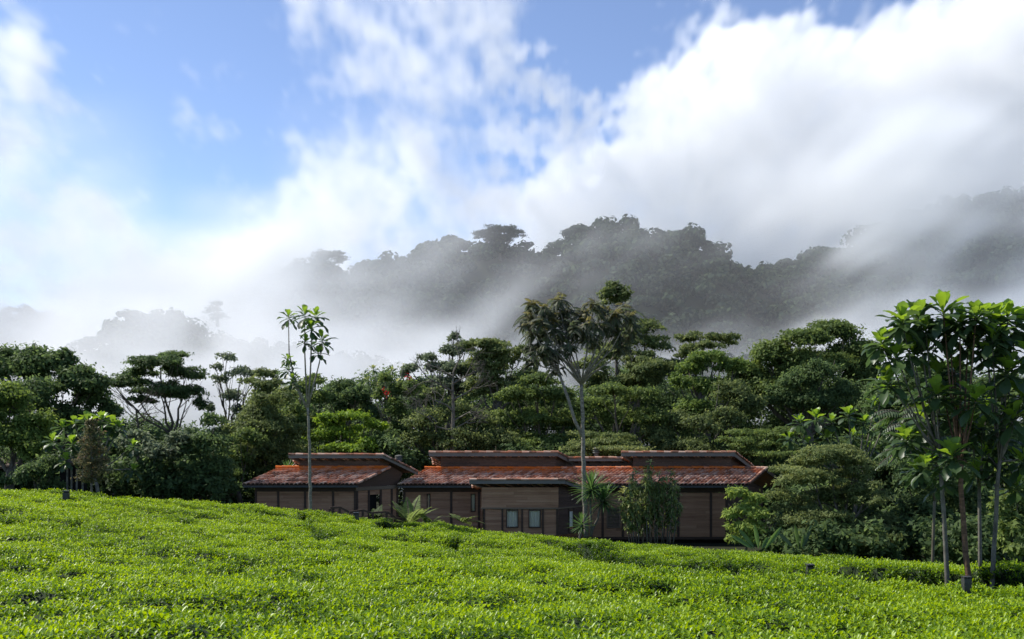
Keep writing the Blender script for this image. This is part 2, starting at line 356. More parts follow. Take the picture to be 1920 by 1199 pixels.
def mountain(name, pts, Y, depth, foot, drop_m, seed, sc_lo=.7, sc_hi=1.5, step=6.0):
    xs, zs = ridge_fn(pts, Y, drop_m)
    def zf(x, y):
        zr = np.interp(x, xs, zs); t = np.clip((Y - y) / depth, 0, 1.0)
        rib = (fbm2(x / 55, y / 110, seed, 4) - .5) * min(75, depth * .5) * np.clip((Y - y) / 25, 0, 1) * np.clip(t * 3, 0, 1)
        z = zr * (1 - t) ** 1.05 + foot * (1 - (1 - t) ** 1.05) + rib * (1 - t * .6)
        return np.where(y > Y, zr - (y - Y) * .5, z)
    X0, X1 = min(xs), max(xs)
    me = grid_mesh(name, np.arange(X0, X1 + 1, 8), np.arange(Y - depth, Y + 80, 8), zf)
    o = link(name, me, M['forest_floor']); tag(o, kind='structure')
    rng = np.random.default_rng(seed)
    X, Yy = np.meshgrid(np.arange(X0, X1, step), np.arange(Y - depth, Y + 12, step * 1.2)); X = X.ravel(); Yy = Yy.ravel()
    X = X + rng.uniform(-.5, .5, X.shape) * step; Yy = Yy + rng.uniform(-.5, .5, X.shape) * step
    s = rng.uniform(sc_lo, sc_hi, len(X)) ** 1.0 * .8; Z = zf(X, Yy) + 2.0 * s + rng.uniform(0, 1.8, len(X)) * s
    tallm = rng.random(len(X)) < .10; Z = Z + tallm * rng.uniform(.5, 2.5, len(X)) * s
    pm = bpy.data.meshes.new('wood_points'); pm.vertices.add(len(X)); pm.vertices.foreach_set('co', np.stack([X, Yy, Z], -1).astype(np.float32).ravel())
    po = bpy.data.objects.new('wood_points', pm)
    vv = np.where(tallm, 0, rng.integers(1, 4, len(X)))
    for nm, v, ty in (('var', vv, 'INT'), ('ang', rng.uniform(0, 6.28, len(X)), 'FLOAT'), ('scl', s, 'FLOAT')):
        a = pm.attributes.new(nm, ty, 'POINT'); a.data.foreach_set('value', v.astype(np.int32 if ty == 'INT' else np.float32))
    em = bpy.data.meshes.new('mountain_forest'); em.from_pydata([(X0, Y - depth, foot), (X0 + 1, Y - depth, foot), (X0, Y - depth + 1, foot)], [], [(0, 1, 2)])
    fo = link('mountain_forest', em, M['leaf_far']); tag(fo, kind='stuff')
    gn_instances(fo, po, far_src)
    return zf
MAIN = [(-200, 700), (200, 690), (300, 640), (380, 600), (440, 560), (485, 512), (560, 484), (620, 474), (660, 487), (770, 472), (795, 440), (880, 434), (985, 452), (1050, 450), (1090, 412), (1180, 404), (1300, 424), (1340, 444), (1370, 474), (1420, 498), (1500, 520), (1650, 545), (1800, 580), (2000, 640)]
RIGHT = [(1150, 540), (1300, 505), (1430, 492), (1500, 462), (1600, 427), (1700, 392), (1800, 357), (1920, 337), (2100, 320), (2300, 320)]
SPUR = [(-260, 680), (40, 672), (140, 655), (190, 617), (250, 596), (290, 580), (330, 590), (365, 612), (460, 640), (600, 660), (800, 690), (1000, 700), (1200, 690), (1500, 690)]
LEFT = [(-400, 560), (-100, 565), (0, 570), (60, 574), (100, 576), (130, 592), (200, 625), (400, 690)]
z_main = mountain('mountain', MAIN, 520, 150, -10, 9, 71, 1.0, 2.1, 8.0)
mountain('mountain', RIGHT, 590, 170, 0, 10, 72, 1.0, 2.2, 8.5)
mountain('hill', SPUR, 250, 110, -12, 3.2, 73, .55, 1.0, 4.2)
mountain('mountain', LEFT, 760, 150, 0, 8, 74)
# ------------------------------------------------------------------ trees
def curve_pts(a, b, sag=0.0, n=6, jit=0.0, rng=None, side=None):
    a = np.asarray(a, float); b = np.asarray(b, float); t = np.linspace(0, 1, n)[:, None]
    p = a * (1 - t) + b * t; L = np.linalg.norm(b - a)
    p[:, 2] += (np.sin(t[:, 0] * math.pi) * sag * L)
    if rng is not None and jit: p[1:-1] += rng.normal(0, jit * L, (n - 2, 3))
    return p
def foliage(rng, lobes, leaf, dens, flat=.8, up=.35, droop=0.0, shell=.55, sub=.30, tone0=.5, aspect=.5, hang=0.0):
    """lobes: (x,y,z,rx,ry,rz). Leaves sit in sub-clumps spread over each lobe's shell."""
    PV = []; T = []
    for (x, y, z, rx, ry, rz) in lobes:
        area = 4 * math.pi * ((rx * ry) ** 1.6 / 3 + (rx * rz) ** 1.6 / 3 + (ry * rz) ** 1.6 / 3) ** (1 / 1.6)
        n = max(30, int(area * dens)); rm = (rx * ry * rz) ** (1 / 3)
        m = max(5, int(2.6 * (1 / sub) ** 1.6 * 1.2))
        d = unit(rng.normal(size=(m, 3))); d[:, 2] = np.where(d[:, 2] < -.35, -d[:, 2] * .6, d[:, 2]); d = unit(d)
        c = d * rng.uniform(shell, 1.0, (m, 1)); ctone = rng.normal(0, .11, m)
        k = rng.integers(0, m, n); e = unit(rng.normal(size=(n, 3))) * (rng.random((n, 1)) ** .5) * sub * np.array([1, 1, flat])
        far_ = rng.random((n, 1)) < .16; e = np.where(far_, e * 1.9, e); q = c[k] + e; p = np.array([x, y, z]) + q * np.array([rx, ry, rz])
        nrm = unit(unit(q) * .6 + unit(e) * .5 + rng.normal(0, .55, (n, 3)) + np.array([0, 0, up]))
        a = unit(np.cross(nrm, rng.normal(size=(n, 3)))); a[:, 2] -= droop; a = unit(a); b = unit(np.cross(nrm, a))
        L = leaf * rng.uniform(.65, 1.3, (n, 1)); base = p
        tip = p + a * L; mid = p + a * L * .45 - np.array([0, 0, 1]) * L * hang
        w = L * aspect / 2
        PV.append(np.stack([base, mid + b * w, tip - np.array([0, 0, 1]) * L * hang * 1.4, mid - b * w], 1))
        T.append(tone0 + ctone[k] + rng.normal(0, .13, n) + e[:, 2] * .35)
    return np.concatenate(PV), np.concatenate(T)
def px_lobes(pl, Y, rng, depth=1.0, flat=None):
    out = []
    for q in pl:
        px, py, rx = q[:3]; ry = q[3] if len(q) > 3 else rx * .8
        yy = Y + (q[4] if len(q) > 4 else rng.uniform(-.8, .8) * rx / F * Y * depth)
        c = P(px, py, yy); s = yy / F
        out.append((*c, rx * s, rx * s * .95, ry * s))
    return out
def split_lobes(lobes, rng, n, k=.5):
    """break every big lobe into n smaller uneven ones around it"""
    out = []
    for (x, y, z, rx, ry, rz) in lobes:
        for i in range(n):
            d = unit(rng.normal(size=3)); d[2] = abs(d[2]) * 1.1 - .35; d[1] = d[1] if rng.random() < .35 else -abs(d[1]); r = rng.uniform(.45, .8)
            s = k * rng.uniform(.7, 1.25)
            out.append((x + d[0] * rx * r, y + d[1] * ry * r, z + d[2] * rz * r, rx * s, ry * s, rz * s * rng.uniform(.8, 1.1)))
        out.append((x, y, z, rx * .72, ry * .72, rz * .7))
    return out
TREES = []
def tree(label, px, Y, pl, leafm='leaf_mid', name='tree', cat='tree', leaf=.26, dens=75, base=None, trunk=.22, fork=None, style='round', seed=None,
         bark='bark', split=5, k=.5, lean=0, group=None, limbs=True, tone0=.5, twigs=0, **kw):
    seed = seed or len(TREES) + 100; TREES.append(label); rng = np.random.default_rng(seed)
    lobes = px_lobes(pl, Y, rng)
    bz = ground_z(np.array(0. + (px - 960) / F * Y), np.array(float(Y))) if base is None else P(px, base, Y)[2]
    b = np.array([(px - 960) / F * Y + lean, Y, float(bz) - .15])
    root = empty(name, b, label, cat, group or ('trees of the forest edge' if cat == 'tree' else None))
    if style == 'round': L2 = split_lobes(lobes, rng, split + 3, k * .88); fl = dict(flat=.95, sub=.48)
    elif style == 'layer':
        L2 = []
        for (x, y, z, rx, ry, rz) in lobes:
            for i in range(split + 5):
                dx, dy = rng.uniform(-.8, .8), rng.uniform(-.9, .5); zz = rng.uniform(-.8, .8)
                s = rng.uniform(.34, .66); L2.append((x + dx * rx, y + dy * ry, z + zz * rz, rx * s, ry * s, rz * s * .85))
        fl = dict(flat=.85, sub=.42, up=.5)
    elif style == 'pad': L2 = [l for l in lobes] + [(x + rng.uniform(-.6, .6) * rx, y + rng.uniform(-.6, .6) * ry, z + rng.uniform(-.5, .6) * rz, rx * .5, ry * .5, rz * .6) for (x, y, z, rx, ry, rz) in lobes for _ in range(4)]; fl = dict(flat=.6, sub=.3, up=.8, shell=.35)
    else: L2 = lobes; fl = dict(flat=.8, sub=.4)
    fl.update(kw)
    V, T = foliage(rng, L2, leaf, dens, tone0=tone0, **fl)
    link('crown', quads_mesh('crown', V, T), M[leafm], root)
    tb = MB(); cen = np.mean([l[:3] for l in lobes], 0); low = min(l[2] - l[5] for l in lobes)
    fz = P(px, fork, Y)[2] if fork else max(b[2] + .4 * (cen[2] - b[2]), min(low, cen[2] - .5))
    fp = np.array([b[0] + (cen[0] - b[0]) * .35, b[1], fz])
    top = np.array([cen[0], cen[1], cen[2]])
    tb.tube(curve_pts(b, fp, n=6, jit=.015, rng=rng), np.linspace(trunk * 1.25, trunk * .85, 6), 8)
    if limbs:
        tgt = (lobes if style != 'pad' else lobes[:6]) if len(lobes) > 3 else L2[:7]
        for l in tgt:
            e = np.array(l[:3]) + np.array([0, 0, -l[5] * .1]); s0 = fp + (b - fp) * rng.uniform(0, .18)
            r0 = trunk * rng.uniform(.35, .6)
            pp = curve_pts(s0, e, sag=-.08, n=7, jit=.02, rng=rng); tb.tube(pp, np.linspace(r0, r0 * .25, 7), 6)
            for j in range(3 + twigs):
                q = pp[rng.integers(3, 7)]; e2 = np.array(l[:3]) + rng.uniform(-.85, .85, 3) * np.array(l[3:])
                tb.tube(curve_pts(q, e2, sag=-.05, n=4, jit=.03, rng=rng), np.linspace(r0 * .3, r0 * .08, 4), 5)
    tb.build('trunk', M[bark], root, smooth=True)
    return root, rng, b

# --- big leaves with real outline, bend and waves
def big_leaf(base, dirv, L, W, rng, bend=.5, upv=None, shape='obovate', folds=.18, nseg=7):
    d = np.asarray(dirv, float); d /= np.linalg.norm(d); up = np.array([0, 0, 1.]) if upv is None else upv
    s = np.cross(d, up); s = s / (np.linalg.norm(s) + 1e-6); n = np.cross(s, d)
    t = np.linspace(0, 1, nseg + 1)
    if shape == 'obovate': w = np.interp(t, [0, .12, .4, .7, .88, 1], [.10, .2, .6, 1, .82, .12])
    elif shape == 'strap': w = np.interp(t, [0, .1, .5, .8, 1], [.7, .9, 1, .7, .04])
    else: w = np.interp(t, [0, .08, .3, .6, .85, 1], [.06, .25, .85, 1, .7, .05])
    w = w * W / 2; pos = np.array(base, float); pts = [pos.copy()]; dd = d.copy(); g = np.array([0, 0, -1.])
    for i in range(nseg):
        dd = dd + g * bend / nseg * (1 - abs(dd[2]) * .3); dd /= np.linalg.norm(dd); pos = pos + dd * L / nseg; pts.append(pos.copy())
    V = []
    for i, p in enumerate(pts):
        wav = rng.normal(0, .10 if shape == 'obovate' else .04) * W; V += [p - s * w[i] + n * (w[i] * folds * 2 + wav), p.copy(), p + s * w[i] + n * (w[i] * folds * 2 - wav * rng.uniform(-1, 1))]
    Fc = []
    for i in range(nseg): a = i * 3; Fc += [(a, a + 3, a + 4, a + 1), (a + 1, a + 4, a + 5, a + 2)]
    return V, Fc
def rosette(mb, c, L, n, rng, W=None, young=.35, ax=None, hang=1.0, shape='obovate', tone_hi=.95, spread=1.0):
    """whorl of large leaves: young ones upright and bright, old ones dark and hanging"""
    W = W or L * .42; c = np.asarray(c, float)
    for i in range(n):
        f = i / max(1, n - 1); az = i * 2.4 + rng.normal(0, .25)
        el = R(78 - (78 + 25 * hang) * f ** .8 + rng.normal(0, 8)); l = L * (.55 + .45 * min(1, f * 2.2)) * rng.uniform(.8, 1.12)
        d = np.array([math.cos(az) * math.cos(el) * spread, math.sin(az) * math.cos(el) * spread, math.sin(el)])
        V, Fc = big_leaf(c + np.array([0, 0, -.35 * L * f]), d, l, W * rng.uniform(.8, 1.1), rng, bend=.25 + .9 * f * hang, shape=shape)
        tone = (tone_hi if f < young else .42) + rng.normal(0, .08) - .22 * max(0, f - young)
        mb.add(V, Fc, float(np.clip(tone, 0, 1)))
def frond(mb, rach, c, d, L, rng, W=.4, n=16, bend=.9, leafw=.05, tone=.5, hang=.15):
    """compound leaf / fern frond: arching rib with paired leaflets"""
    d = np.asarray(d, float); d /= np.linalg.norm(d); s = np.cross(d, (0, 0, 1.)); s /= np.linalg.norm(s) + 1e-6
    pos = np.array(c, float); dd = d.copy(); pts = [pos.copy()]
    for i in range(n):
        dd = dd + np.array([0, 0, -1]) * bend / n; dd /= np.linalg.norm(dd); pos = pos + dd * L / n; pts.append(pos.copy())
    rach.tube(np.array(pts)[::3] if n > 8 else np.array(pts), .012 * max(1, L), 4, tone=.5, cap=False)
    for i in range(2, n + 1):
        t = i / n; w = W * (np.interp(t, [0, .15, .45, 1], [.3, .8, 1, .12])); p = pts[i]; dr = pts[i] - pts[i - 1]; dr /= np.linalg.norm(dr)
        for sg in (-1, 1):
            q = s * sg + dr * .35 + np.array([0, 0, -hang + rng.normal(0, .06)]); q /= np.linalg.norm(q); e = p + q * w
            h = dr * leafw * .5 * (.6 + .4 * w / W); m = p + q * w * .5
            mb.add([p, m - h, e + np.array([0, 0, -w * hang * .6]), m + h], [(0, 1, 2, 3)], float(np.clip(tone + rng.normal(0, .1), 0, 1)))
def trunk_tube(px_pts, r0, r1, mat, root, name='trunk', extra=(), n=9, rng=None):
    mb = MB(); q = np.array(px_pts, float)
    t = np.linspace(0, 1, len(q)); tt = np.linspace(0, 1, max(12, len(q) * 4))
    pp = np.stack([np.interp(tt, t, q[:, i]) for i in range(3)], -1)
    if rng is not None: pp[1:-1] += rng.normal(0, r0 * .12, (len(tt) - 2, 3))
    mb.tube(pp, np.linspace(r0, r1, len(tt)), n)
    for pts, a, b in extra:
        mb.tube(np.array(pts, float), np.linspace(a, b, len(pts)), 7)
    return mb.build(name, M[mat], root, smooth=True)
def bigleaf_tree(label, base, Y, heads, L=.7, n=18, trunk=.09, bark='bark_grey', leafm='leaf_big', fork=None, seed=1, cat='tree', name='broadleaf_tree', group=None, stems=None, hang=1.0, tone_hi=.95, W=None, dysc=1.0):
    """heads: (px, py, scale, dy) whorls of big leaves on the ends of the stems"""
    rng = np.random.default_rng(seed); b = P(base[0], base[1], Y); root = empty(name, b, label, cat, group or 'big-leaved trees'); TREES.append(label)
    cr = MB(); tb = MB(); fk = P(fork[0], fork[1], Y) if fork else b + np.array([0, 0, 1.0])
    for hd in heads:
        px, py, s = hd[:3]; dy = hd[3] if len(hd) > 3 else rng.uniform(-1, 1)
        c = P(px, py, Y + dy * dysc); rosette(cr, c, L * s, n, rng, hang=hang, tone_hi=tone_hi, W=W and W * s)
        pp = curve_pts(fk + (b - fk) * rng.uniform(0, .12), c, sag=.0, n=7, jit=.012, rng=rng)
        pp[:, :2] = pp[0, :2] + (pp[-1, :2] - pp[0, :2]) * (np.linspace(0, 1, 7)[:, None] ** .75)
        tb.tube(pp, np.linspace(trunk * .45, trunk * .22, 7), 7)
    tb.tube(curve_pts(b - np.array([0, 0, .6]), fk, n=6, jit=.006, rng=rng), np.linspace(trunk * 1.15, trunk * .7, 8), 9)
    cr.build('crown', M[leafm], root, smooth=True); tb.build('trunk', M[bark], root, smooth=True)
    return root
# ------------------------------------------------------------------ the lodge
def wood_mat(name, c1, c2, c3):
    m, nt, out = mat_new(name); N = nt.nodes; L = nt.links
    g = N.new('ShaderNodeTexCoord'); mp = N.new('ShaderNodeMapping'); mp.inputs['Scale'].default_value = (.7, .7, 14); L.new(g.outputs['Object'], mp.inputs[0])
    nz = N.new('ShaderNodeTexNoise'); nz.inputs['Scale'].default_value = 1.6; nz.inputs['Detail'].default_value = 6; nz.inputs['Roughness'].default_value = .7; L.new(mp.outputs[0], nz.inputs['Vector'])
    n2 = N.new('ShaderNodeTexNoise'); n2.inputs['Scale'].default_value = .5; n2.inputs['Detail'].default_value = 3; L.new(g.outputs['Object'], n2.inputs['Vector'])
    a = N.new('ShaderNodeAttribute'); a.attribute_name = 'tone'
    m1 = N.new('ShaderNodeMix'); m1.inputs[0].default_value = .45; L.new(nz.outputs[0], m1.inputs[2]); L.new(a.outputs['Fac'], m1.inputs[3])
    m2 = N.new('ShaderNodeMix'); m2.inputs[0].default_value = .25; L.new(m1.outputs[0], m2.inputs[2]); L.new(n2.outputs[0], m2.inputs[3])
    c = ramp(nt, m2.outputs[0], [(.3, c1), (.5, c2), (.72, c3)])
    b = N.new('ShaderNodeBsdfPrincipled'); L.new(c, b.inputs['Base Color']); b.inputs['Roughness'].default_value = .7; b.inputs['Specular IOR Level'].default_value = .3
    bp = N.new('ShaderNodeBump'); bp.inputs['Strength'].default_value = .3; bp.inputs['Distance'].default_value = .01; L.new(nz.outputs[0], bp.inputs['Height']); L.new(bp.outputs[0], b.inputs['Normal'])
    L.new(b.outputs[0], out.inputs[0]); return m
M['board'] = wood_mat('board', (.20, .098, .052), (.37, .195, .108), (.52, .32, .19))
M['board_shade'] = wood_mat('board_shade', (.055, .032, .023), (.105, .062, .044), (.165, .10, .07))  # darker copy of board; shade of side walls and clerestories is in the colour
M['post'] = wood_mat('post', (.035, .02, .014), (.07, .042, .028), (.12, .075, .05))
M['fascia'] = wood_mat('fascia', (.09, .082, .076), (.17, .155, .14), (.28, .26, .24))
M['beam_light'] = wood_mat('beam_light', (.10, .07, .045), (.19, .135, .09), (.28, .21, .15))
M['gutter'] = plain_mat('gutter', (.02, .02, .02), (.05, .05, .05), 8, .5, .5)
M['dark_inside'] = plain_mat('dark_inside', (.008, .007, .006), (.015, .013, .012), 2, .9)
M['curtain'] = plain_mat('curtain', (.78, .74, .62), (.88, .84, .72), 3, .9, stretch=(6, 1, .3))
M['concrete'] = plain_mat('concrete', (.08, .08, .07), (.2, .2, .18), 4, .9, bump=.3)
def glass_mat():
    m, nt, out = mat_new('window_glass'); N = nt.nodes
    g = N.new('ShaderNodeBsdfGlossy'); g.inputs['Roughness'].default_value = .04; g.inputs['Color'].default_value = (.9, .92, .92, 1)
    t = N.new('ShaderNodeBsdfTransparent'); t.inputs[0].default_value = (.97, .97, .96, 1); f = N.new('ShaderNodeFresnel'); f.inputs[0].default_value = 1.35
    mx = N.new('ShaderNodeMixShader'); nt.links.new(f.outputs[0], mx.inputs[0]); nt.links.new(t.outputs[0], mx.inputs[1]); nt.links.new(g.outputs[0], mx.inputs[2]); nt.links.new(mx.outputs[0], out.inputs[0]); return m
M['glass'] = glass_mat()
def tile_mat():
    m, nt, out = mat_new('roof_tile'); N = nt.nodes; L = nt.links
    a = N.new('ShaderNodeAttribute'); a.attribute_name = 'tone'; g = N.new('ShaderNodeTexCoord')
    nz = N.new('ShaderNodeTexNoise'); nz.inputs['Scale'].default_value = 2.2; nz.inputs['Detail'].default_value = 6; L.new(g.outputs['Object'], nz.inputs['Vector'])
    nf = N.new('ShaderNodeTexNoise'); nf.inputs['Scale'].default_value = 26; nf.inputs['Detail'].default_value = 4; L.new(g.outputs['Object'], nf.inputs['Vector'])
    mx = N.new('ShaderNodeMix'); mx.inputs[0].default_value = .62; L.new(nz.outputs[0], mx.inputs[2]); L.new(a.outputs['Fac'], mx.inputs[3])
    c = ramp(nt, mx.outputs[0], [(.25, (.15, .075, .05)), (.42, (.34, .15, .095)), (.54, (.42, .22, .15)), (.70, (.54, .36, .27))])
    # lichen and moss
    r2 = ramp(nt, nf.outputs[0], [(.56, (0, 0, 0)), (.70, (.8, .8, .8))]); m2 = N.new('ShaderNodeMix'); m2.data_type = 'RGBA'
    L.new(r2, m2.inputs[0]); L.new(c, m2.inputs[6]); m2.inputs[7].default_value = (.44, .36, .29, 1)
    mo = N.new('ShaderNodeAttribute'); mo.attribute_name = 'moss'
    ad = N.new('ShaderNodeMath'); ad.operation = 'MULTIPLY_ADD'; L.new(nz.outputs[0], ad.inputs[0]); ad.inputs[1].default_value = 1.6; ad.inputs[2].default_value = -.8
    a2 = N.new('ShaderNodeMath'); a2.operation = 'ADD'; a2.use_clamp = True; L.new(ad.outputs[0], a2.inputs[0]); L.new(mo.outputs['Fac'], a2.inputs[1])
    m3 = N.new('ShaderNodeMix'); m3.data_type = 'RGBA'; L.new(a2.outputs[0], m3.inputs[0]); L.new(m2.outputs[2], m3.inputs[6]); m3.inputs[7].default_value = (.62, .14, .02, 1)
    b = N.new('ShaderNodeBsdfPrincipled'); L.new(m3.outputs[2], b.inputs['Base Color']); b.inputs['Roughness'].default_value = .8; b.inputs['Specular IOR Level'].default_value = .15
    L.new(b.outputs[0], out.inputs[0]); return m
M['tile'] = tile_mat()
SK = (2400 - 960) / F           # sideways run of the receding walls per metre of depth
def sk(p, dY, dz=0.0): return np.array([p[0] + SK * dY, p[1] + dY, p[2] + dz])
house = empty('lodge', (0, 58, float(ground_z(np.array(0.), np.array(58.)))), 'long dark timber lodge with stepped mossy red clay tile roofs', 'lodge')
rngH = np.random.default_rng(4)
def hx(px, Y): return (px - 960) / F * Y
def hz(py, Y): return CZ + (HY - py) / F * Y
def tiled_roof(px0, px1, Yf, z0, Yb, z1, moss=0.0, name='tiled_roof', pitch=.235, row=.30):
    """barrel tiles running up a sheared slope from eave (Yf,z0) to top (Yb,z1)"""
    x0, x1 = hx(px0, Yf), hx(px1, Yf); dY = Yb - Yf; sl = math.hypot(dY, z1 - z0); nr = max(2, round(sl / row)); nc = round((x1 - x0) / pitch)
    V = []; Fc = []; T = []; MO = []; ns = 6
    nrm = np.array([0, -(z1 - z0), dY]); nrm /= np.linalg.norm(nrm)
    for r in range(nr):
        ta, tb = r / nr, (r + 1.12) / nr
        for c in range(nc):
            u0 = x0 + (x1 - x0) * c / nc; w = (x1 - x0) / nc; tone = rngH.random(); base = len(V)
            jz = rngH.uniform(-.01, .012); ju = rngH.uniform(-.008, .008)
            for (t, lift) in ((ta, .065), (tb, .0)):
                for k in range(ns + 1):
                    ph = k / ns; h = math.sin(ph * math.pi) ** .8 * .085
                    p = np.array([u0 + ph * w + SK * dY * t + ju, Yf + dY * t, z0 + (z1 - z0) * t]) + nrm * (h + lift + jz); V.append(p)
            for k in range(ns + 1):     # front lip
                ph = k / ns; h = math.sin(ph * math.pi) ** .8 * .085
                V.append(np.array([u0 + ph * w + SK * dY * ta + ju, Yf + dY * ta, z0 + (z1 - z0) * ta]) + nrm * (h + .015 + jz))
            for k in range(ns):
                Fc.append((base + k, base + k + 1, base + ns + 2 + k, base + ns + 1 + k)); Fc.append((base + 2 * (ns + 1) + k, base + 2 * (ns + 1) + k + 1, base + k + 1, base + k))
                for _ in range(2): T.append(tone); MO.append(moss * (max(0, (r / nr - .5)) * 3.2) + (.25 if rngH.random() < .05 else 0))
    me = bpy.data.meshes.new(name); me.from_pydata(V, [], Fc)
    me.attributes.new('tone', 'FLOAT', 'FACE').data.foreach_set('value', np.array(T, np.float32))
    me.attributes.new('moss', 'FLOAT', 'FACE').data.foreach_set('value', np.array(MO, np.float32))
    me.polygons.foreach_set('use_smooth', [True] * len(me.polygons))
    o = link(name, me, M['tile'], house)
    # boards below the tiles
    mb = MB(); A = [np.array([x0, Yf, z0]), np.array([x1, Yf, z0])]; B = [sk(A[0], dY, z1 - z0), sk(A[1], dY, z1 - z0)]
    dn = -nrm * .09; mb.hexa([A[0], A[1], B[1], B[0]], [A[0] + dn, A[1] + dn, B[1] + dn, B[0] + dn]); mb.build('roof_deck', M['post'], house)
    return o
def cap_row(p, q, rad=.085, name='ridge_tile', moss=.9, step=.36, tone=None):
    """overlapping half-round cap tiles along a line"""
    p = np.array(p, float); q = np.array(q, float); L = np.linalg.norm(q - p); n = max(2, round(L / step)); d = (q - p) / L
    s = np.cross(d, (0, 0, 1.)); s /= np.linalg.norm(s); u = np.cross(s, d); V = []; Fc = []; T = []; MO = []
    for i in range(n):
        a = p + d * L * i / n; b = p + d * (L * (i + 1) / n + .04); base = len(V); t = rngH.random(); off = rngH.uniform(-.012, .012)
        for c, r in ((a, rad * 1.12), (b, rad * .9)):
            for k in range(9):
                th = math.pi * (k / 8 * 1.2 - .1); V.append(c + s * r * math.cos(th) + u * (r * math.sin(th) + off))
        for k in range(8): Fc.append((base + k, base + k + 1, base + 10 + k, base + 9 + k)); T.append(t if tone is None else tone); MO.append(moss * rngH.uniform(.6, 1.1))
        Fc.append(tuple(base + k for k in range(9))); T.append(t); MO.append(moss)
    me = bpy.data.meshes.new(name); me.from_pydata(V, [], Fc)
    me.attributes.new('tone', 'FLOAT', 'FACE').data.foreach_set('value', np.array(T, np.float32)); me.attributes.new('moss', 'FLOAT', 'FACE').data.foreach_set('value', np.array(MO, np.float32))
    return link(name, me, M['tile'], house)
def board_wall(a, b, z0, z1, mat='board', name='wall', bh=.145, thick=.05, seg=2.6, holes=(), zb=None):
    """ship-lapped boards from point a to b (x,y); holes: (t0,t1,za,zb) along the wall; zb: top height at b when it slopes"""
    a = np.array(a, float); b = np.array(b, float); L = np.linalg.norm(b - a); d = (b - a) / L; nrm = np.array([d[1], -d[0]])
    mb = MB(); z = z0
    while z < z1 - .02:
        h = min(bh, z1 - z); xs = [0.0, L]
        cuts = [(h0 * L, h1 * L) for h0, h1, za, zb_ in holes if z + h / 2 > za and z + h / 2 < zb_]
        segs = [(0.0, L)]
        for c0, c1 in cuts: segs = [s for u, v in segs for s in ((u, min(v, c0)), (max(u, c1), v)) if s[1] - s[0] > .01]
        for u, v in segs:
            k = u + rngH.uniform(.5, 1) * seg
            edges = [u]
            while k < v - .4: edges.append(k); k += rngH.uniform(.7, 1.3) * seg
            edges.append(v)
            for e0, e1 in zip(edges[:-1], edges[1:]):
                e1 -= .004 if e1 < v else 0; lo = .012 + rngH.uniform(-.002, .003); P0 = a + d * e0; P1 = a + d * e1
                q = lambda p, off, zz: (p[0] + nrm[0] * off, p[1] + nrm[1] * off, zz)
                mb.hexa([q(P0, lo, z), q(P1, lo, z), q(P1, -thick, z), q(P0, -thick, z)], [q(P0, 0, z + h - .008), q(P1, 0, z + h - .008), q(P1, -thick, z + h - .008), q(P0, -thick, z + h - .008)], float(np.clip(rngH.normal(.5, .13), 0, 1)))
        z += bh
    return mb.build(name, M[mat], house)
def hbox(name, px0, px1, py0, py1, Y, depth, mat, parent=None, tone=.5):
    mb = MB(); mb.box(hx(px0, Y), hx(px1, Y), Y, Y + depth, hz(py1, Y), hz(py0, Y), tone); return mb.build(name, M[mat], parent or house)
GZH = -3.3 + .0

# --- left wing -----------------------------------------------------
YL = 55.0; zeL = hz(909.5, YL); YLr = YL + 1.95; zrL = hz(880, YLr)
tiled_roof(454, 671, YL, zeL, YLr, zrL, moss=.55)
cap_row((hx(671, YL) + .02, YL, zeL + .1), sk((hx(671, YL) + .02, YL, zeL + .1), 1.95, zrL - zeL), moss=.1, name='verge_tile')
cap_row((hx(517, YLr), YLr, zrL + .1), (hx(727, YLr), YLr, zrL + .1), moss=1.0, rad=.1)
hbox('gutter', 455, 671, 911, 914.5, YL - .06, .12, 'gutter')
YWL = YL + .75; gL = -2.6
board_wall((hx(479, YWL), YWL), (hx(666, YWL), YWL), gL, hz(922, YWL), holes=())
hbox('frieze_board', 478, 667, 914, 922, YWL - .03, .1, 'post')
for px in (479.5, 521.5, 572, 624.5, 665.5): hbox('post', px - 2, px + 2, 922, 990, YWL - .05, .1, 'post')
a = np.array([hx(667.5, YWL), YWL]); ex = lambda dY, z: (a[0] + SK * dY, a[1] + dY, z)
DL = 2.65; e = a + np.array([SK * DL, DL])
t_of = lambda px: (px - 667.5) * YWL / F / (SK * 1.0 - (px - 960) / F) / DL   # depth share at which the receding wall crosses a picture column
t0, t1 = t_of(692), t_of(712.5); zt = hz(919, YWL) - .05
board_wall(a, e, gL, zt, holes=[(t0, t1, gL - 1, zt - .25)])
def rail_on(a, d, t0, t1, z0, z1, name, mat, out=.06, th=.1):
    a = np.array(a, float); d = np.array(d, float); L = np.linalg.norm(d); u = d / L; n = np.array([u[1], -u[0]]); p = a + d * t0; q = a + d * t1
    mb = MB(); c = lambda r, o, z: (r[0] + n[0] * o, r[1] + n[1] * o, z)
    mb.hexa([c(p, out, z0), c(q, out, z0), c(q, out - th, z0), c(p, out - th, z0)], [c(p, out, z1), c(q, out, z1), c(q, out - th, z1), c(p, out - th, z1)])
    return mb.build(name, M[mat], house)
dv = e - a
rail_on(a, dv, -.02, 1.0, zt + .003, zt + .2, 'beam', 'beam_light', out=.09)
for px in (669, 691, 713.5, 734, 744.5): tt = t_of(px); rail_on(a, dv, tt - .02, tt + .02, gL, zt, 'post', 'post', out=.05)
rail_on(a, dv, t0 + .01, t1 - .01, gL, zt - .25, 'door_opening', 'dark_inside', out=-.25, th=.05)
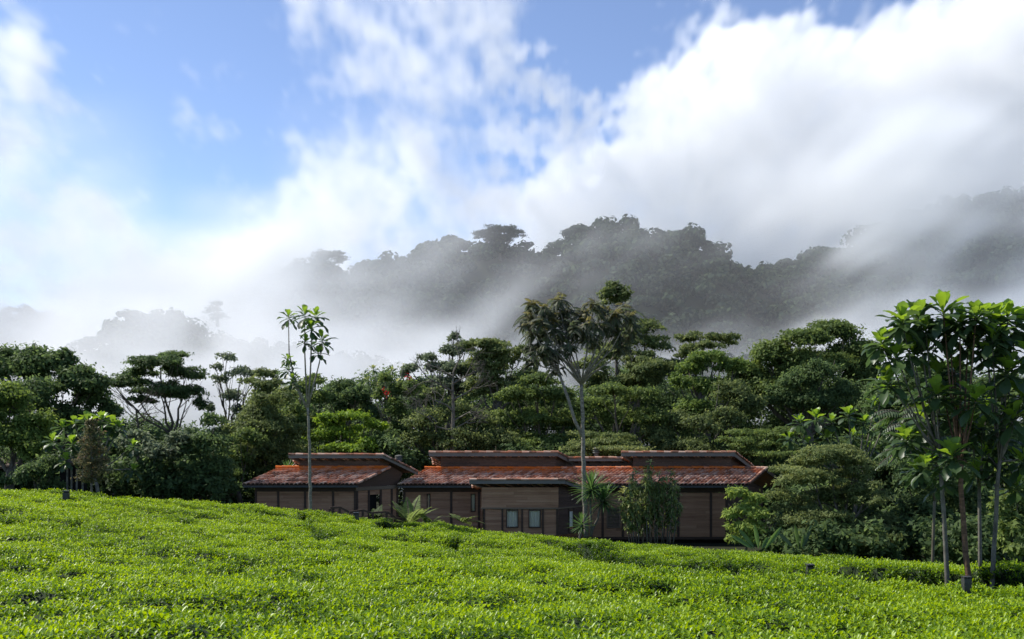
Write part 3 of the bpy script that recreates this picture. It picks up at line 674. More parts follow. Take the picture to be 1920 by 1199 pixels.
# gable infill above the side wall and clerestory
YC = YLr + .02; zc = hz(861, YC); mb = MB()
g0 = np.array([hx(712, YC), YC]); gp = lambda dY, z, o=0.: (g0[0] + SK * dY + o, g0[1] + dY, z)
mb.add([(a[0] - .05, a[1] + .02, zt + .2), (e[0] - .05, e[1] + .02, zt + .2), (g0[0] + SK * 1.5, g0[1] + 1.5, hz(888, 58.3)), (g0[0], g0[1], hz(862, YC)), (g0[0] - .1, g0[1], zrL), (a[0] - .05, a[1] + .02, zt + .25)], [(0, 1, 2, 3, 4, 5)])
mb.build('gable_wall', M['board_shade'], house)
board_wall((hx(563, YC), YC), (hx(712, YC), YC), zrL - .1, hz(860, YC), 'board_shade', 'clerestory_wall')
def shed(px0, px1, py_top, py_bot, Yf, dY, dz, mosscap=.12, caps=True):
    """mono-pitch roof, high edge towards the tea: fascia boards, rafters below, tiles on top"""
    x0, x1 = hx(px0, Yf), hx(px1, Yf); zt_, zb_ = hz(py_top, Yf) - .10, hz(py_bot, Yf)
    hbx = MB(); hbx.box(x0, x1, Yf, Yf + .05, zb_, zt_); hbx.build('fascia', M['fascia'], house)
    for xx, nm in ((x1, 'verge_board'), (x0 + .055, 'verge_board')):
        mb = MB(); p = [(xx - .05, Yf + .052, zb_), (xx, Yf + .052, zb_), (xx, Yf + .052, zt_), (xx - .05, Yf + .052, zt_)]
        mb.hexa(p, [tuple(sk(np.array(q), dY, -dz)) for q in p]); mb.build(nm, M['fascia'], house)
    mb = MB(); A = [np.array([x0 + .06, Yf + .06, zt_ - .05]), np.array([x1 - .06, Yf + .06, zt_ - .05])]; B = [sk(v, dY, -dz) for v in A]; up = np.array([0, 0, .045])
    mb.hexa([A[0], A[1], B[1], B[0]], [A[0] + up, A[1] + up, B[1] + up, B[0] + up]); mb.build('roof_deck', M['board_shade'], house)
    n = max(2, round((x1 - x0) / .62))
    for i in range(n):
        xx = x0 + .2 + (x1 - x0 - .4) * i / (n - 1); p = np.array([xx, Yf + .08, zt_ - .12]); q = sk(p, dY * .8, -dz * .8)
        mb = MB(); mb.bar(p, q, .07, .13); mb.build('rafter', M['post'], house)
    # tiles of the falling slope, and the cap tiles along its high edge
    V = []; nc = round((x1 - x0) / .235); mb = MB()
    for r in range(max(2, int(dY / .34))):
        for c in range(nc):
            u = x0 + (c + .5) * (x1 - x0) / nc; p = np.array([u, Yf + .05 + r * .34, zt_ - .015 - dz / dY * r * .34]); q = sk(p, .40, -dz / dY * .40)
            mb.tube([p, q], [.08, .07], 6, tone=float(rngH.random()))
    o = mb.build('tile_course', M['tile'], house)
    cap_row((x0, Yf + .01, zt_ + .01), (x1, Yf + .01, zt_ + .01), moss=.12, rad=.085, step=.42)
    cap_row((x1 - .03, Yf - .02, zt_ + .03), sk(np.array([x1 - .03, Yf - .02, zt_ + .03]), dY, -dz), moss=.05, name='verge_tile')
    return x0, x1, zt_
shed(541, 718, 850, 859.5, 56.4, 2.3, 1.05)
# --- middle and right wing ----------------------------------------
YM = 58.0; zeM = hz(910, YM); YMr = 59.95; zrM = hz(881, YMr)
tiled_roof(745, 1075, YM, zeM, YMr, zrM, moss=.55)
tiled_roof(1075, 1404, YM, zeM, YMr, zrM, moss=.38)
cap_row((hx(796, YMr), YMr, zrM + .1), (hx(1050, YMr), YMr, zrM + .1), moss=1.0, rad=.1)
cap_row((hx(1052, YMr), YMr, zrM + .1), (hx(1165, YMr), YMr, zrM + .1), moss=.7, rad=.1)
cap_row((hx(1165, YMr), YMr, zrM + .12), (hx(1396, YMr), YMr, zrM + .12), moss=1.0, rad=.1)
cap_row((hx(1396, YMr), YMr, zrM + .1), (hx(1438, YMr), YMr, zrM + .1), moss=.0, rad=.1)
cap_row((hx(1404, YM), YM, zeM + .1), sk((hx(1404, YM), YM, zeM + .1), 1.95, zrM - zeM), moss=.0, name='verge_tile')
# back slope behind the end of the right ridge
mb = MB(); A = np.array([hx(1372, YMr), YMr + .02, zrM + .05]); B = np.array([hx(1437, YMr), YMr + .02, zrM + .05]); C_ = sk(B, 2.6, -1.1); D_ = sk(A, 2.6, -1.1); dn = np.array([0, 0, -.1])
mb.hexa([A, B, C_, D_], [A + dn, B + dn, C_ + dn, D_ + dn]); mb.build('tiled_roof', M['tile'], house)
mb = MB(); p = np.array([hx(1437, YMr) + .02, YMr, zrM - .06]); mb.bar(p, sk(p, 2.6, -1.1), .05, .2); mb.build('verge_board', M['post'], house)
hbox('gutter', 745, 1404, 911.5, 915, YM - .06, .12, 'gutter')
YW = YM + .75; gR = hz(1009, YW)
board_wall((hx(757, YW), YW), (hx(905, YW), YW), gR, hz(922, YW), 'board', holes=[((801 - 757) / 148, (806.5 - 757) / 148, hz(958, YW), hz(927, YW)), ((883 - 757) / 148, (891 - 757) / 148, hz(959, YW), hz(927, YW))])
board_wall((hx(1045, YW), YW), (hx(1364, YW), YW), gR, hz(924, YW), 'board', holes=[((1137 - 1045) / 319, (1163 - 1045) / 319, hz(990, YW), hz(952, YW))])
hbox('frieze_board', 757, 1364, 915, 923, YW - .03, .1, 'post')
hbox('sill_beam', 757, 1366, 1007, 1012, YW - .06, .14, 'post')
for px in (758, 846, 898, 1130, 1168, 1215, 1272, 1333, 1362.5): hbox('post', px - 2.2, px + 2.2, 923, 1007, YW - .05, .1, 'post')
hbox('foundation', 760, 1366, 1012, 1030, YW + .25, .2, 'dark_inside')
def window(px0, px1, py0, py1, Y, curt=True, label=None):
    fr = MB(); x0, x1, z0, z1 = hx(px0, Y), hx(px1, Y), hz(py1, Y), hz(py0, Y); w = .055
    for b_ in ((x0, x0 + w, z0, z1), (x1 - w, x1, z0, z1), (x0 + w, x1 - w, z0, z0 + w), (x0 + w, x1 - w, z1 - w, z1)): fr.box(b_[0], b_[1], Y - .05, Y + .06, b_[2], b_[3])
    f = fr.build('window', M['post'], house)
    g = MB(); g.box(x0 + w, x1 - w, Y, Y + .01, z0 + w, z1 - w); g.build('pane', M['glass'], f)
    c = MB(); n = 14; xs = np.linspace(x0 + w, x1 - w, n)
    for i in range(n - 1):
        ya, yb = Y + .1 + .02 * math.sin(i * 1.9), Y + .1 + .02 * math.sin((i + 1) * 1.9)
        c.add([(xs[i], ya, z0), (xs[i + 1], yb, z0), (xs[i + 1], yb, z1), (xs[i], ya, z1)], [(0, 1, 2, 3)])
    c.build('curtain', M['curtain'], f, smooth=True)
window(800.5, 807, 926, 959, YW - .02); window(882.5, 891.5, 926, 960, YW - .02)
mb = MB(); x0, x1, z0, z1 = hx(1137, YW), hx(1163, YW), hz(990, YW), hz(952, YW)
fr = MB()
for b_ in ((x0, x0 + .07, z0, z1), (x1 - .07, x1, z0, z1), (x0 + .07, x1 - .07, z0, z0 + .07), (x0 + .07, x1 - .07, z1 - .07, z1)): fr.box(b_[0], b_[1], YW - .06, YW + .06, b_[2], b_[3])
f = fr.build('shutter', M['beam_light'], house)
z = z0 + .1
while z < z1 - .1: mb.hexa([(x0 + .07, YW - .03, z), (x1 - .07, YW - .03, z), (x1 - .07, YW + .03, z + .04), (x0 + .07, YW + .03, z + .04)], [(x0 + .07, YW - .03, z + .015), (x1 - .07, YW - .03, z + .015), (x1 - .07, YW + .03, z + .055), (x0 + .07, YW + .03, z + .055)]); z += .085
mb.build('louvre', M['beam_light'], f)
# right end wall
e0 = np.array([hx(1364, YW), YW]); d0 = np.array([SK * 4, 4.0]); board_wall(e0, e0 + d0, gR, hz(915, YW), 'board_shade')
mb = MB(); q = lambda dY, z: (e0[0] + SK * dY - .03, e0[1] + dY + .01, z); mb.add([q(-.2, hz(916, YW)), q(3.8, hz(916, YW) - .1), q(1.2, zrM - .1)], [(0, 1, 2)]); mb.build('gable_wall', M['board_shade'], house)
# clerestories
Yc = YMr + .05
board_wall((hx(826, Yc), Yc), (hx(1042, Yc), Yc), zrM, hz(854, Yc), 'board_shade', 'clerestory_wall')
board_wall((hx(1042, Yc + .8), Yc + .8), (hx(1187, Yc + .8), Yc + .8), zrM, hz(862, Yc + .8), 'board_shade', 'clerestory_wall')
board_wall((hx(1187, Yc), Yc), (hx(1370, Yc), Yc), zrM, hz(854, Yc), 'board_shade', 'clerestory_wall')
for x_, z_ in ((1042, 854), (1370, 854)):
    p0 = np.array([hx(x_, Yc), Yc]); board_wall(p0, p0 + np.array([SK * 1.3, 1.3]), zrM, hz(z_ + 6, Yc), 'board_shade', 'clerestory_wall')
shed(804, 1046, 845.5, 856, Yc - .55, 2.2, .9)
shed(1066, 1166, 856, 865, Yc + .25, 2.0, .7)
shed(1165, 1378, 845.5, 856, Yc - .55, 2.3, 1.0)
# porch block
YP = 56.0; zP0 = hz(1000, YP)
board_wall((hx(903, YP), YP), (hx(1047, YP), YP), hz(952, YP), hz(914, YP), 'board', 'porch_wall')
H = [((a_ - 907) / 138, (b_ - 907) / 138, hz(990, YP), hz(957, YP)) for a_, b_ in ((949, 971.5), (991, 1013.5))]
board_wall((hx(907, YP + .06), YP + .06), (hx(1045, YP + .06), YP + .06), hz(1004, YP), hz(955, YP), 'board', 'porch_wall', holes=H)
hbox('belt_board', 902, 1048, 952, 955, YP - .03, .12, 'beam_light')
for px in (908, 942, 1018, 979, 1044.5): hbox('post', px - 1.7, px + 1.7, 955, 1004, YP - .0, .1, 'post')
window(949, 972, 956.5, 990, YP + .01); window(991, 1014, 956.5, 990, YP + .01)
b0 = np.array([hx(1047.5, YP), YP]); b1 = b0 + np.array([SK * 1.95, 1.95])
board_wall(b0, b1, hz(952, YP), hz(914, YP), 'board_shade', 'porch_wall')
board_wall(b0, b1, hz(1004, YP), hz(955, YP), 'board_shade', 'porch_wall', holes=[(.4, .6, hz(992, YP), hz(960, YP))])
rail_on(b0, b1 - b0, 0, 1, hz(955, YP), hz(952, YP), 'belt_board', 'beam_light', out=.05)
rail_on(b0, b1 - b0, .42, .58, hz(991, YP), hz(962, YP), 'window', 'curtain', out=-.02, th=.03)
for t in (.4, .6, .98): rail_on(b0, b1 - b0, t - .02, t + .02, hz(1004, YP), hz(955, YP), 'post', 'post', out=.04)
shed(880, 1060, 896.5, 907.5, 55.5, 1.9, .62)
# roof vents
for px, py, Y in ((747.5, 853, 60.5), (1118, 839, 61.5)):
    mb = MB(); c = P(px, py, Y); mb.tube([c + np.array([0, 0, -1.0]), c + np.array([0, 0, -.25])], .14, 10)
    for k in range(3): zz = -.05 - k * .12; mb.tube([c + np.array([0, 0, zz - .06]), c + np.array([0, 0, zz]), c + np.array([0, 0, zz + .04])], [.24, .22, .05], 10)
    mb.build('roof_vent', M['concrete'], house, smooth=False)

# --- wooden rail and steps by the left wing --------------------------
rl = empty('handrail', P(650, 985, 50.5), 'dark timber handrail stepping down beside the left wing above the tea', 'handrail')
def rail(pts, Y, hgt=.95):
    mb = MB(); q = [P(x, y, Y + i * .15) for i, (x, y) in enumerate(pts)]
    for u, v in zip(q[:-1], q[1:]): mb.bar(u, v, .09, .10)
    mb.build('rail', M['post'], rl)
    for u in q:
        m2 = MB(); m2.box(u[0] - .055, u[0] + .055, u[1] - .055, u[1] + .055, u[2] - 1.15, u[2] - .05); m2.build('post', M['post'], rl)
rail([(619, 952.5), (637, 951.5), (655, 961)], 49.5)
rail([(656, 961), (680, 957), (699, 963)], 50.5)
rail([(699, 962), (725, 960), (741, 971), (765, 975)], 51.5)

# --- bollards -----------------------------------------------------------
def bollard(label, px, py0, py1, Y, w):
    Ys = np.arange(12, 48, .1); row = HY - F * (tea_top((px - 960) / F * Ys, Ys)[0] + .06 - CZ) / Ys     # where the clipped tea shows its foot
    ok = np.minimum.accumulate(row) >= py1 - 1
    Yn = float(Ys[ok][-1]) if ok.any() else Y; w = w * Yn / Y; Y = Yn
    c = P(px, py1, Y); root = empty('bollard', c - np.array([0, 0, .4]), label, 'bollard light', 'bollard lights among the tea')
    h = (py1 - py0) / F * Y; mb = MB(); mb.box(c[0] - w / 2, c[0] + w / 2, Y - w / 2, Y + w / 2, c[2] - .4, c[2] + h * .72); mb.build('post', M['gutter'], root)
    m3 = MB(); m3.box(c[0] - w * .40, c[0] + w * .40, Y - w * .40, Y + w * .40, c[2] + h * .72 + .002, c[2] + h * .84); m3.build('lens', M['dark_inside'], root)
    m2 = MB(); m2.box(c[0] - w * .56, c[0] + w * .56, Y - w * .56, Y + w * .56, c[2] + h * .84 + .002, c[2] + h); m2.build('cap', M['gutter'], root)
bollard('black square bollard light standing alone in the tea right of the lodge', 1519, 1058, 1076, 24.2, .16)
bollard('low black bollard light at the foot of the big-leaved trees', 1812, 1081, 1093, 20.7, .15)
bollard('small black bollard light on the left crest beside the reddish tree', 124, 920, 935, 38.6, .2)
bollard('squat dark square bollard at the bottom of the handrail', 668, 961, 974, 48.5, .24)
# --- pavilion at the left edge ------------------------------------------
pv = empty('pavilion', P(40, 925, 54), 'dark pavilion with a tiled roof half hidden behind trees at the left edge', 'pavilion')
mb = MB(); A = [P(-40, 878, 53), P(44, 872, 53), P(30, 858, 56), P(-40, 858, 56)]; dn = np.array([0, 0, -.12]); mb.hexa(A, [v + dn for v in A]); mb.build('roof', M['post'], pv)
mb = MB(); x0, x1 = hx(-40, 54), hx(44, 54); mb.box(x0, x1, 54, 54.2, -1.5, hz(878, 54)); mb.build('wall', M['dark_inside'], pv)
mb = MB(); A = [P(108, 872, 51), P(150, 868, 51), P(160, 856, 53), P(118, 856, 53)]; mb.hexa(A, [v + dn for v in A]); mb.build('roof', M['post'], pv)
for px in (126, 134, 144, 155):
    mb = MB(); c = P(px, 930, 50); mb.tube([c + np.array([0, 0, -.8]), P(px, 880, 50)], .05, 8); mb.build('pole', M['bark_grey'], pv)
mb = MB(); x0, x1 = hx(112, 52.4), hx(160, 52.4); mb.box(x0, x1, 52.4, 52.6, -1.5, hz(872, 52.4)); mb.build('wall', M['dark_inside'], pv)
# ------------------------------------------------------------------ trees, left part of the picture
T_ = tree
T_('big dark green tree filling the left edge above the lighter tree', 60, 60, [(15, 695, 62, 50), (90, 690, 58, 48), (150, 722, 55, 42), (60, 760, 85, 55), (178, 752, 40, 38), (135, 800, 70, 45), (205, 775, 24, 26), (-50, 700, 50, 60)], 'leaf_dark', leaf=.26, dens=70, trunk=.4, split=6)
T_('light green rounded tree low at the left edge', 20, 52, [(20, 760, 62, 46), (-40, 790, 60, 60), (70, 800, 40, 36), (20, 830, 80, 46), (75, 850, 34, 30)], 'leaf_fresh', leaf=.20, dens=90, trunk=.25, tone0=.45)
T_('flat-topped umbrella tree with open dark limbs against the mist', 340, 66, [(300, 682, 58, 17), (238, 716, 42, 14), (350, 702, 44, 18), (300, 735, 62, 20), (352, 742, 38, 22), (214, 722, 22, 8), (262, 700, 35, 14), (378, 760, 16, 18), (325, 668, 30, 9), (270, 752, 28, 10)], 'leaf_dark', leaf=.20, dens=95, trunk=.20, style='pad', fork=812, tone0=.52, twigs=3, up=.9)
T_('airy small-leaved tree standing right of the umbrella tree', 430, 70, [(425, 672, 20, 16), (452, 700, 26, 18), (412, 714, 20, 14), (440, 744, 30, 18), (394, 768, 9, 14), (475, 702, 14, 12), (405, 690, 12, 10), (450, 770, 22, 14)], 'leaf_grey', leaf=.22, dens=42, trunk=.15, split=3, k=.45, twigs=4, fork=800)
T_('tall layered olive tree left of the slender pole tree', 505, 64, [(500, 715, 40, 24), (470, 760, 40, 26), (520, 770, 50, 34), (490, 820, 60, 34), (540, 830, 40, 30), (430, 820, 34, 26), (500, 870, 80, 34)], 'leaf_olive', leaf=.22, dens=60, style='layer', trunk=.22)
T_('feathery mid green tree directly behind the slender pole tree', 565, 72, [(560, 730, 28, 22), (590, 715, 26, 16), (545, 770, 34, 26), (600, 750, 26, 22), (570, 800, 50, 30)], 'leaf_mid', leaf=.22, dens=50, split=8, k=.42, trunk=.2, twigs=2)
T_('dark rounded tree crown behind the lime green tree', 645, 76, [(640, 732, 34, 26), (668, 745, 28, 26), (615, 748, 24, 22), (690, 775, 26, 22), (650, 770, 40, 26)], 'leaf_dark', leaf=.26, dens=65, trunk=.25)
T_('bright lime green tree right behind the left wing roof', 650, 66, [(620, 790, 32, 16), (660, 782, 36, 14), (700, 800, 24, 16), (640, 815, 50, 22), (595, 820, 26, 22), (690, 835, 34, 18), (650, 845, 60, 18)], 'leaf_lime', leaf=.22, dens=70, trunk=.18, tone0=.42)
r_, rn, bb = T_('vine-draped column of foliage with red flowers right of the lime tree', 740, 70, [(722, 712, 14, 14), (748, 735, 24, 24), (712, 742, 14, 16), (745, 775, 28, 34), (742, 820, 26, 40), (780, 730, 22, 20), (790, 755, 28, 22)], 'leaf_mid', leaf=.22, dens=65, trunk=.2, split=4, tone0=.4)
mb = MB()
for px, py in ((722, 733), (730, 737), (724, 741), (718, 736), (763, 706), (767, 709)):
    for j in range(6): c = P(px, py, 67.6) + rn.normal(0, .12, 3); a_ = unit(rn.normal(size=3)) * .08; b_ = unit(np.cross(a_, rn.normal(size=3))) * .05; mb.add([c - a_, c + b_, c + a_, c - b_], [(0, 1, 2, 3)], .5)
mb.build('blossom', M['flower'], r_)
bigleaf_tree('thin yellow-tipped tree poking above the vine-draped column', (742, 850), 71, [(700, 690, .8), (735, 694, .7), (757, 684, .35), (690, 712, .7), (708, 722, .8), (745, 716, .8), (722, 704, .6)], L=.62, n=13, trunk=.09, leafm='leaf_sick', fork=(728, 790), seed=31, tone_hi=.8)
T_('ragged grey-green tree with a tall spire of leaves left of the olive crown', 850, 78, [(850, 634, 12, 12), (842, 660, 24, 18), (872, 655, 18, 20), (800, 672, 22, 14), (770, 692, 22, 10), (820, 692, 34, 18), (860, 692, 34, 20), (890, 700, 28, 20), (760, 700, 10, 7), (840, 725, 50, 24), (785, 720, 18, 14)], 'leaf_grey', leaf=.26, dens=55, trunk=.26, split=4, k=.42, twigs=2)
T_('olive flat-crowned tree left of the tall fan-branched tree', 930, 74, [(895, 648, 30, 12), (935, 650, 32, 14), (965, 668, 26, 18), (910, 680, 40, 20), (950, 705, 44, 22), (985, 720, 30, 26), (900, 725, 36, 18)], 'leaf_olive', leaf=.24, dens=62, style='layer', trunk=.26, twigs=3, tone0=.55)
T_('dull brownish tree tangled with twigs behind the middle roof', 830, 66, [(800, 790, 44, 26), (850, 770, 40, 28), (900, 790, 44, 30), (780, 830, 40, 28), (850, 830, 60, 30), (930, 830, 46, 34), (810, 740, 26, 18), (735, 860, 30, 24)], 'leaf_olive', leaf=.22, dens=48, trunk=.2, twigs=6, tone0=.42, bark='bark_grey')
T_('broad bushy green tree left of the tall fan-branched trunk', 1010, 70, [(1010, 715, 46, 18), (970, 745, 48, 22), (1040, 745, 44, 22), (1000, 785, 66, 26), (940, 790, 40, 26), (1060, 790, 44, 26), (990, 830, 80, 28)], 'leaf_mid', leaf=.22, dens=62, split=8, k=.42, trunk=.28, tone0=.5)
T_('small round crown on a thin trunk topping the forest behind the fan tree', 1155, 84, [(1155, 542, 24, 12), (1138, 552, 18, 12), (1172, 552, 16, 12), (1155, 562, 24, 12)], 'leaf_olive', leaf=.26, dens=60, trunk=.13, style='pad', fork=600)
T_('tiered olive tree right behind the fan-branched tree', 1195, 78, [(1215, 610, 28, 10), (1180, 628, 36, 14), (1225, 645, 26, 14), (1150, 660, 44, 18), (1200, 680, 50, 22), (1120, 690, 40, 20), (1240, 700, 34, 24), (1170, 720, 60, 22)], 'leaf_olive', leaf=.24, dens=58, style='layer', trunk=.26, twigs=3, tone0=.55)
T_('broad domed tree with dense leaves above the right wing', 1160, 67, [(1150, 735, 50, 20), (1200, 745, 44, 22), (1110, 765, 44, 26), (1170, 785, 66, 30), (1230, 785, 40, 28), (1140, 830, 70, 26)], 'leaf_mid', leaf=.21, dens=66, split=8, k=.42, trunk=.28, tone0=.42)
T_('low spreading olive crown right behind the roof vent', 1130, 63.5, [(1130, 822, 44, 12), (1090, 836, 34, 10), (1165, 838, 30, 10), (1130, 842, 60, 12)], 'leaf_olive', leaf=.18, dens=85, style='layer', trunk=.15, tone0=.6)
T_('dark umbrella tree with bare limbs between fan tree and great dome', 1320, 82, [(1290, 634, 24, 9), (1350, 638, 32, 9), (1318, 650, 28, 11), (1275, 660, 26, 12), (1300, 690, 30, 16), (1260, 690, 22, 14)], 'leaf_olive', leaf=.24, dens=62, style='layer', trunk=.22, twigs=3, fork=720)
T_('fresh green clumpy tree right of the gap in the forest', 1330, 72, [(1290, 690, 30, 18), (1335, 675, 40, 20), (1375, 690, 34, 22), (1275, 720, 30, 22), (1330, 730, 50, 28), (1300, 775, 46, 30)], 'leaf_fresh', leaf=.24, dens=60, trunk=.28, tone0=.36)
T_('huge dark domed tree, highest of the right forest', 1510, 80, [(1560, 630, 60, 32), (1500, 640, 56, 30), (1440, 670, 52, 34), (1600, 665, 50, 40), (1530, 690, 90, 46), (1400, 700, 40, 34), (1620, 710, 40, 50), (1470, 740, 80, 46), (1570, 760, 80, 50)], 'leaf_mid', leaf=.28, dens=55, trunk=.5, split=7, tone0=.42)
T_('dark tree with reddish young leaves in front of the great dome', 1510, 72, [(1500, 720, 46, 36), (1545, 700, 40, 34), (1470, 750, 40, 34), (1530, 760, 56, 36), (1580, 740, 40, 34)], 'leaf_dark', leaf=.22, dens=60, trunk=.3, tone0=.5)
T_('dull green tree with a bare pale trunk above the right roof end', 1300, 67, [(1260, 790, 40, 28), (1310, 800, 44, 30), (1360, 790, 44, 34), (1290, 840, 60, 24), (1370, 740, 40, 28), (1230, 820, 40, 26), (1400, 760, 34, 36)], 'leaf_olive', leaf=.22, dens=58, trunk=.2, bark='bark_grey', tone0=.42)
T_('feathery horizontal tiers of leaves beyond the right gable', 1420, 64, [(1420, 815, 46, 10), (1385, 828, 34, 10), (1450, 830, 34, 12), (1420, 848, 50, 12), (1470, 812, 26, 10)], 'leaf_mid', leaf=.18, dens=80, style='layer', trunk=.18, tone0=.52)
T_('soft light olive tree in drooping layers right of the lodge', 1570, 50, [(1510, 855, 44, 18), (1560, 850, 46, 16), (1600, 880, 44, 20), (1520, 900, 56, 24), (1480, 940, 40, 22), (1570, 930, 56, 26), (1630, 930, 40, 24), (1530, 975, 64, 26), (1600, 985, 64, 26), (1665, 985, 36, 20), (1480, 990, 36, 20), (1560, 1015, 90, 18)], 'leaf_olive', leaf=.15, dens=125, style='layer', trunk=.2, tone0=.62, base=1040, split=6)
T_('tall dark backdrop tree between the great dome and the big-leaved group', 1700, 66, [(1660, 760, 60, 50), (1720, 720, 60, 50), (1650, 830, 60, 50), (1730, 800, 70, 60), (1700, 880, 70, 50)], 'leaf_dark', leaf=.26, dens=60, trunk=.35)
T_('tall dark tree behind the right edge of the big-leaved group', 1850, 64, [(1800, 760, 60, 50), (1870, 740, 60, 56), (1940, 770, 60, 70), (1820, 850, 70, 60), (1900, 860, 80, 60), (1790, 700, 40, 34)], 'leaf_dark', leaf=.26, dens=58, trunk=.35)
T_('shadowy bush under the trunks of the big-leaved group', 1740, 52, [(1700, 900, 40, 50), (1760, 900, 50, 60), (1730, 970, 60, 50), (1810, 930, 50, 60), (1790, 1000, 60, 40), (1690, 1010, 40, 24)], 'leaf_dark', 'bush', 'bush', leaf=.2, dens=60, trunk=.12, tone0=.42)
T_('leafy climber-covered shrub at the bottom right edge', 1900, 42, [(1885, 890, 24, 30), (1910, 930, 30, 34), (1870, 950, 20, 30), (1900, 985, 34, 34), (1915, 1035, 34, 30), (1880, 1010, 22, 28)], 'leaf_mid', 'shrub', 'shrub', leaf=.26, dens=55, trunk=.08, tone0=.66, droop=.6, base=1070)
# dark mid-ground trees left of the lodge
T_('dark leafy tree between reddish sapling and umbrella tree', 270, 55, [(250, 830, 40, 26), (300, 850, 44, 30), (250, 890, 50, 34), (310, 910, 50, 26), (340, 830, 34, 26)], 'leaf_grey', leaf=.24, dens=55, trunk=.14, tone0=.45)
T_('dense dark bush beneath the umbrella tree', 370, 56, [(350, 850, 44, 34), (400, 840, 40, 34), (405, 880, 44, 36), (360, 900, 50, 32), (415, 915, 34, 26), (400, 790, 24, 18)], 'leaf_dark', 'bush', 'bush', leaf=.22, dens=62, trunk=.12)
T_('dark green tree pressed against the left gable of the lodge', 455, 60, [(430, 860, 40, 30), (465, 825, 36, 26), (400, 905, 44, 30), (425, 890, 34, 26)], 'leaf_mid', leaf=.2, dens=66, trunk=.16, split=8, k=.42, tone0=.4)
T_('dark shrubbery bush under the light green tree at the left edge', 85, 50, [(60, 890, 34, 30), (95, 880, 30, 34), (100, 915, 30, 18), (5, 905, 20, 14)], 'leaf_dark', 'bush', 'bush', leaf=.2, dens=66, trunk=.1)
T_('slender young tree with reddish tip alone on the left crest', 172, 43, [(172, 795, 12, 14, 0), (173, 812, 19, 16, 0), (170, 830, 25, 18, 0), (172, 848, 29, 20, 0), (172, 866, 33, 20, 0), (174, 884, 34, 20, 0), (168, 900, 28, 16, 0)], 'leaf_red', 'young_tree', 'tree', leaf=.12, dens=80, trunk=.05, split=4, base=938, tone0=.40, twigs=3, bark='bark_grey')
# understory: dark mass one cannot count
rng = np.random.default_rng(77); ul = []
for px in np.arange(-40, 1960, 46):
    rows_ = [(66, 850, 990), (86, 740, 900), (94, 735, 860)]
    if px > 1470 or px < 400: rows_.append((56, 940 if px > 1430 else 890, 1030 if px > 1430 else 935))
    if px > 1450: rows_.append((48.5, 1024, 1040))
    for Y, t0_, t1_ in rows_:
        if px < 470 and Y > 70: t0_ = 830
        for j in range(3): q = P(px + rng.uniform(-20, 20), rng.uniform(t0_, t1_), Y + rng.uniform(-2, 2)); r = rng.uniform(1.3, 2.4) * (Y / 75); ul.append((*q, r * 1.2, r, r))
V, T = foliage(rng, ul, .32, 24, tone0=.45)
o = link('undergrowth', quads_mesh('undergrowth', V, T), M['leaf_dark']); tag(o, 'dark tangled undergrowth of the forest behind lodge and trees', kind='stuff')

# ------------------------------------------------------------------ slender pole tree
rng = np.random.default_rng(5); Yp = 46.0; b = P(581, 962, Yp)
pole = empty('pole_tree', b, 'very slender tree with ringed pale trunk and few leafy tips before the left wing', 'tree')
cr = MB()
HEADS = [(541, 592, .95), (572, 588, 1.1), (592, 592, 1.15), (583, 612, 1.0), (604, 636, 1.1), (573, 640, .8), (596, 660, .85), (541, 690, 1.0), (549, 712, .9), (540, 673, .7), (576, 757, .5)]
for i, (px, py, s) in enumerate(HEADS): rosette(cr, P(px, py, Yp + rng.uniform(-.5, .5)), .66 * s, 17, rng, W=.24 * s, hang=.95)
cr.build('crown', M['leaf_big'], pole, smooth=True)
pts = [P(x, y, Yp) for x, y in ((582, 975), (581, 900), (580, 830), (577, 765))]
ex = []
for br in (((577, 765), (573, 700), (571, 650), (572, 600)), ((577, 765), (582, 700), (584, 640), (586, 600)), ((577, 765), (590, 715), (599, 680), (605, 645)), ((577, 768), (562, 735), (550, 705), (542, 660), (541, 600)), ((577, 770), (560, 735), (546, 712))):
    ex.append(([P(x, y, Yp + .02 * i) for i, (x, y) in enumerate(br)], .05, .02))
trunk_tube(pts, .082, .055, 'bark_pale', pole, extra=ex, rng=rng)

# ------------------------------------------------------------------ tall fan-branched tree
rng = np.random.default_rng(6); Yf = 54.6; b = P(1098, 1005, Yf)
fan = empty('fan_tree', b, 'tall fan-branched tree with speckled pale trunk rising before the middle roof', 'tree')
cr = MB(); rc = MB(); ex = []
tips = [(1000, 560, 1.0), (1018, 566, .9), (1047, 552, 1.1), (1062, 570, 1.0), (1112, 558, 1.1), (1132, 572, 1.0), (1170, 565, 1.1), (1180, 580, 1.0), (1085, 585, .9), (1030, 590, .9), (985, 592, .8), (1150, 590, 1.0), (1010, 635, .9), (1000, 665, .8), (1032, 655, .8), (1100, 620, .8), (1185, 600, .8), (1050, 620, .8), (1155, 615, .8), (1075, 600, .9), (1128, 600, .9), (1018, 612, .9), (1040, 680, .6), (995, 580, 1.0), (1035, 575, 1.0), (1095, 572, 1.0), (1155, 575, 1.0), (1015, 590, 1.0), (1060, 590, 1.0), (1105, 595, 1.0), (1145, 605, 1.0), (1040, 610, .9), (1088, 612, .9), (1118, 630, .8), (1000, 612, .9), (1178, 620, .8), (1025, 640, .9), (1065, 640, .8), (1012, 650, .9), (992, 640, .7), (1165, 640, .7), (1045, 650, .7)]
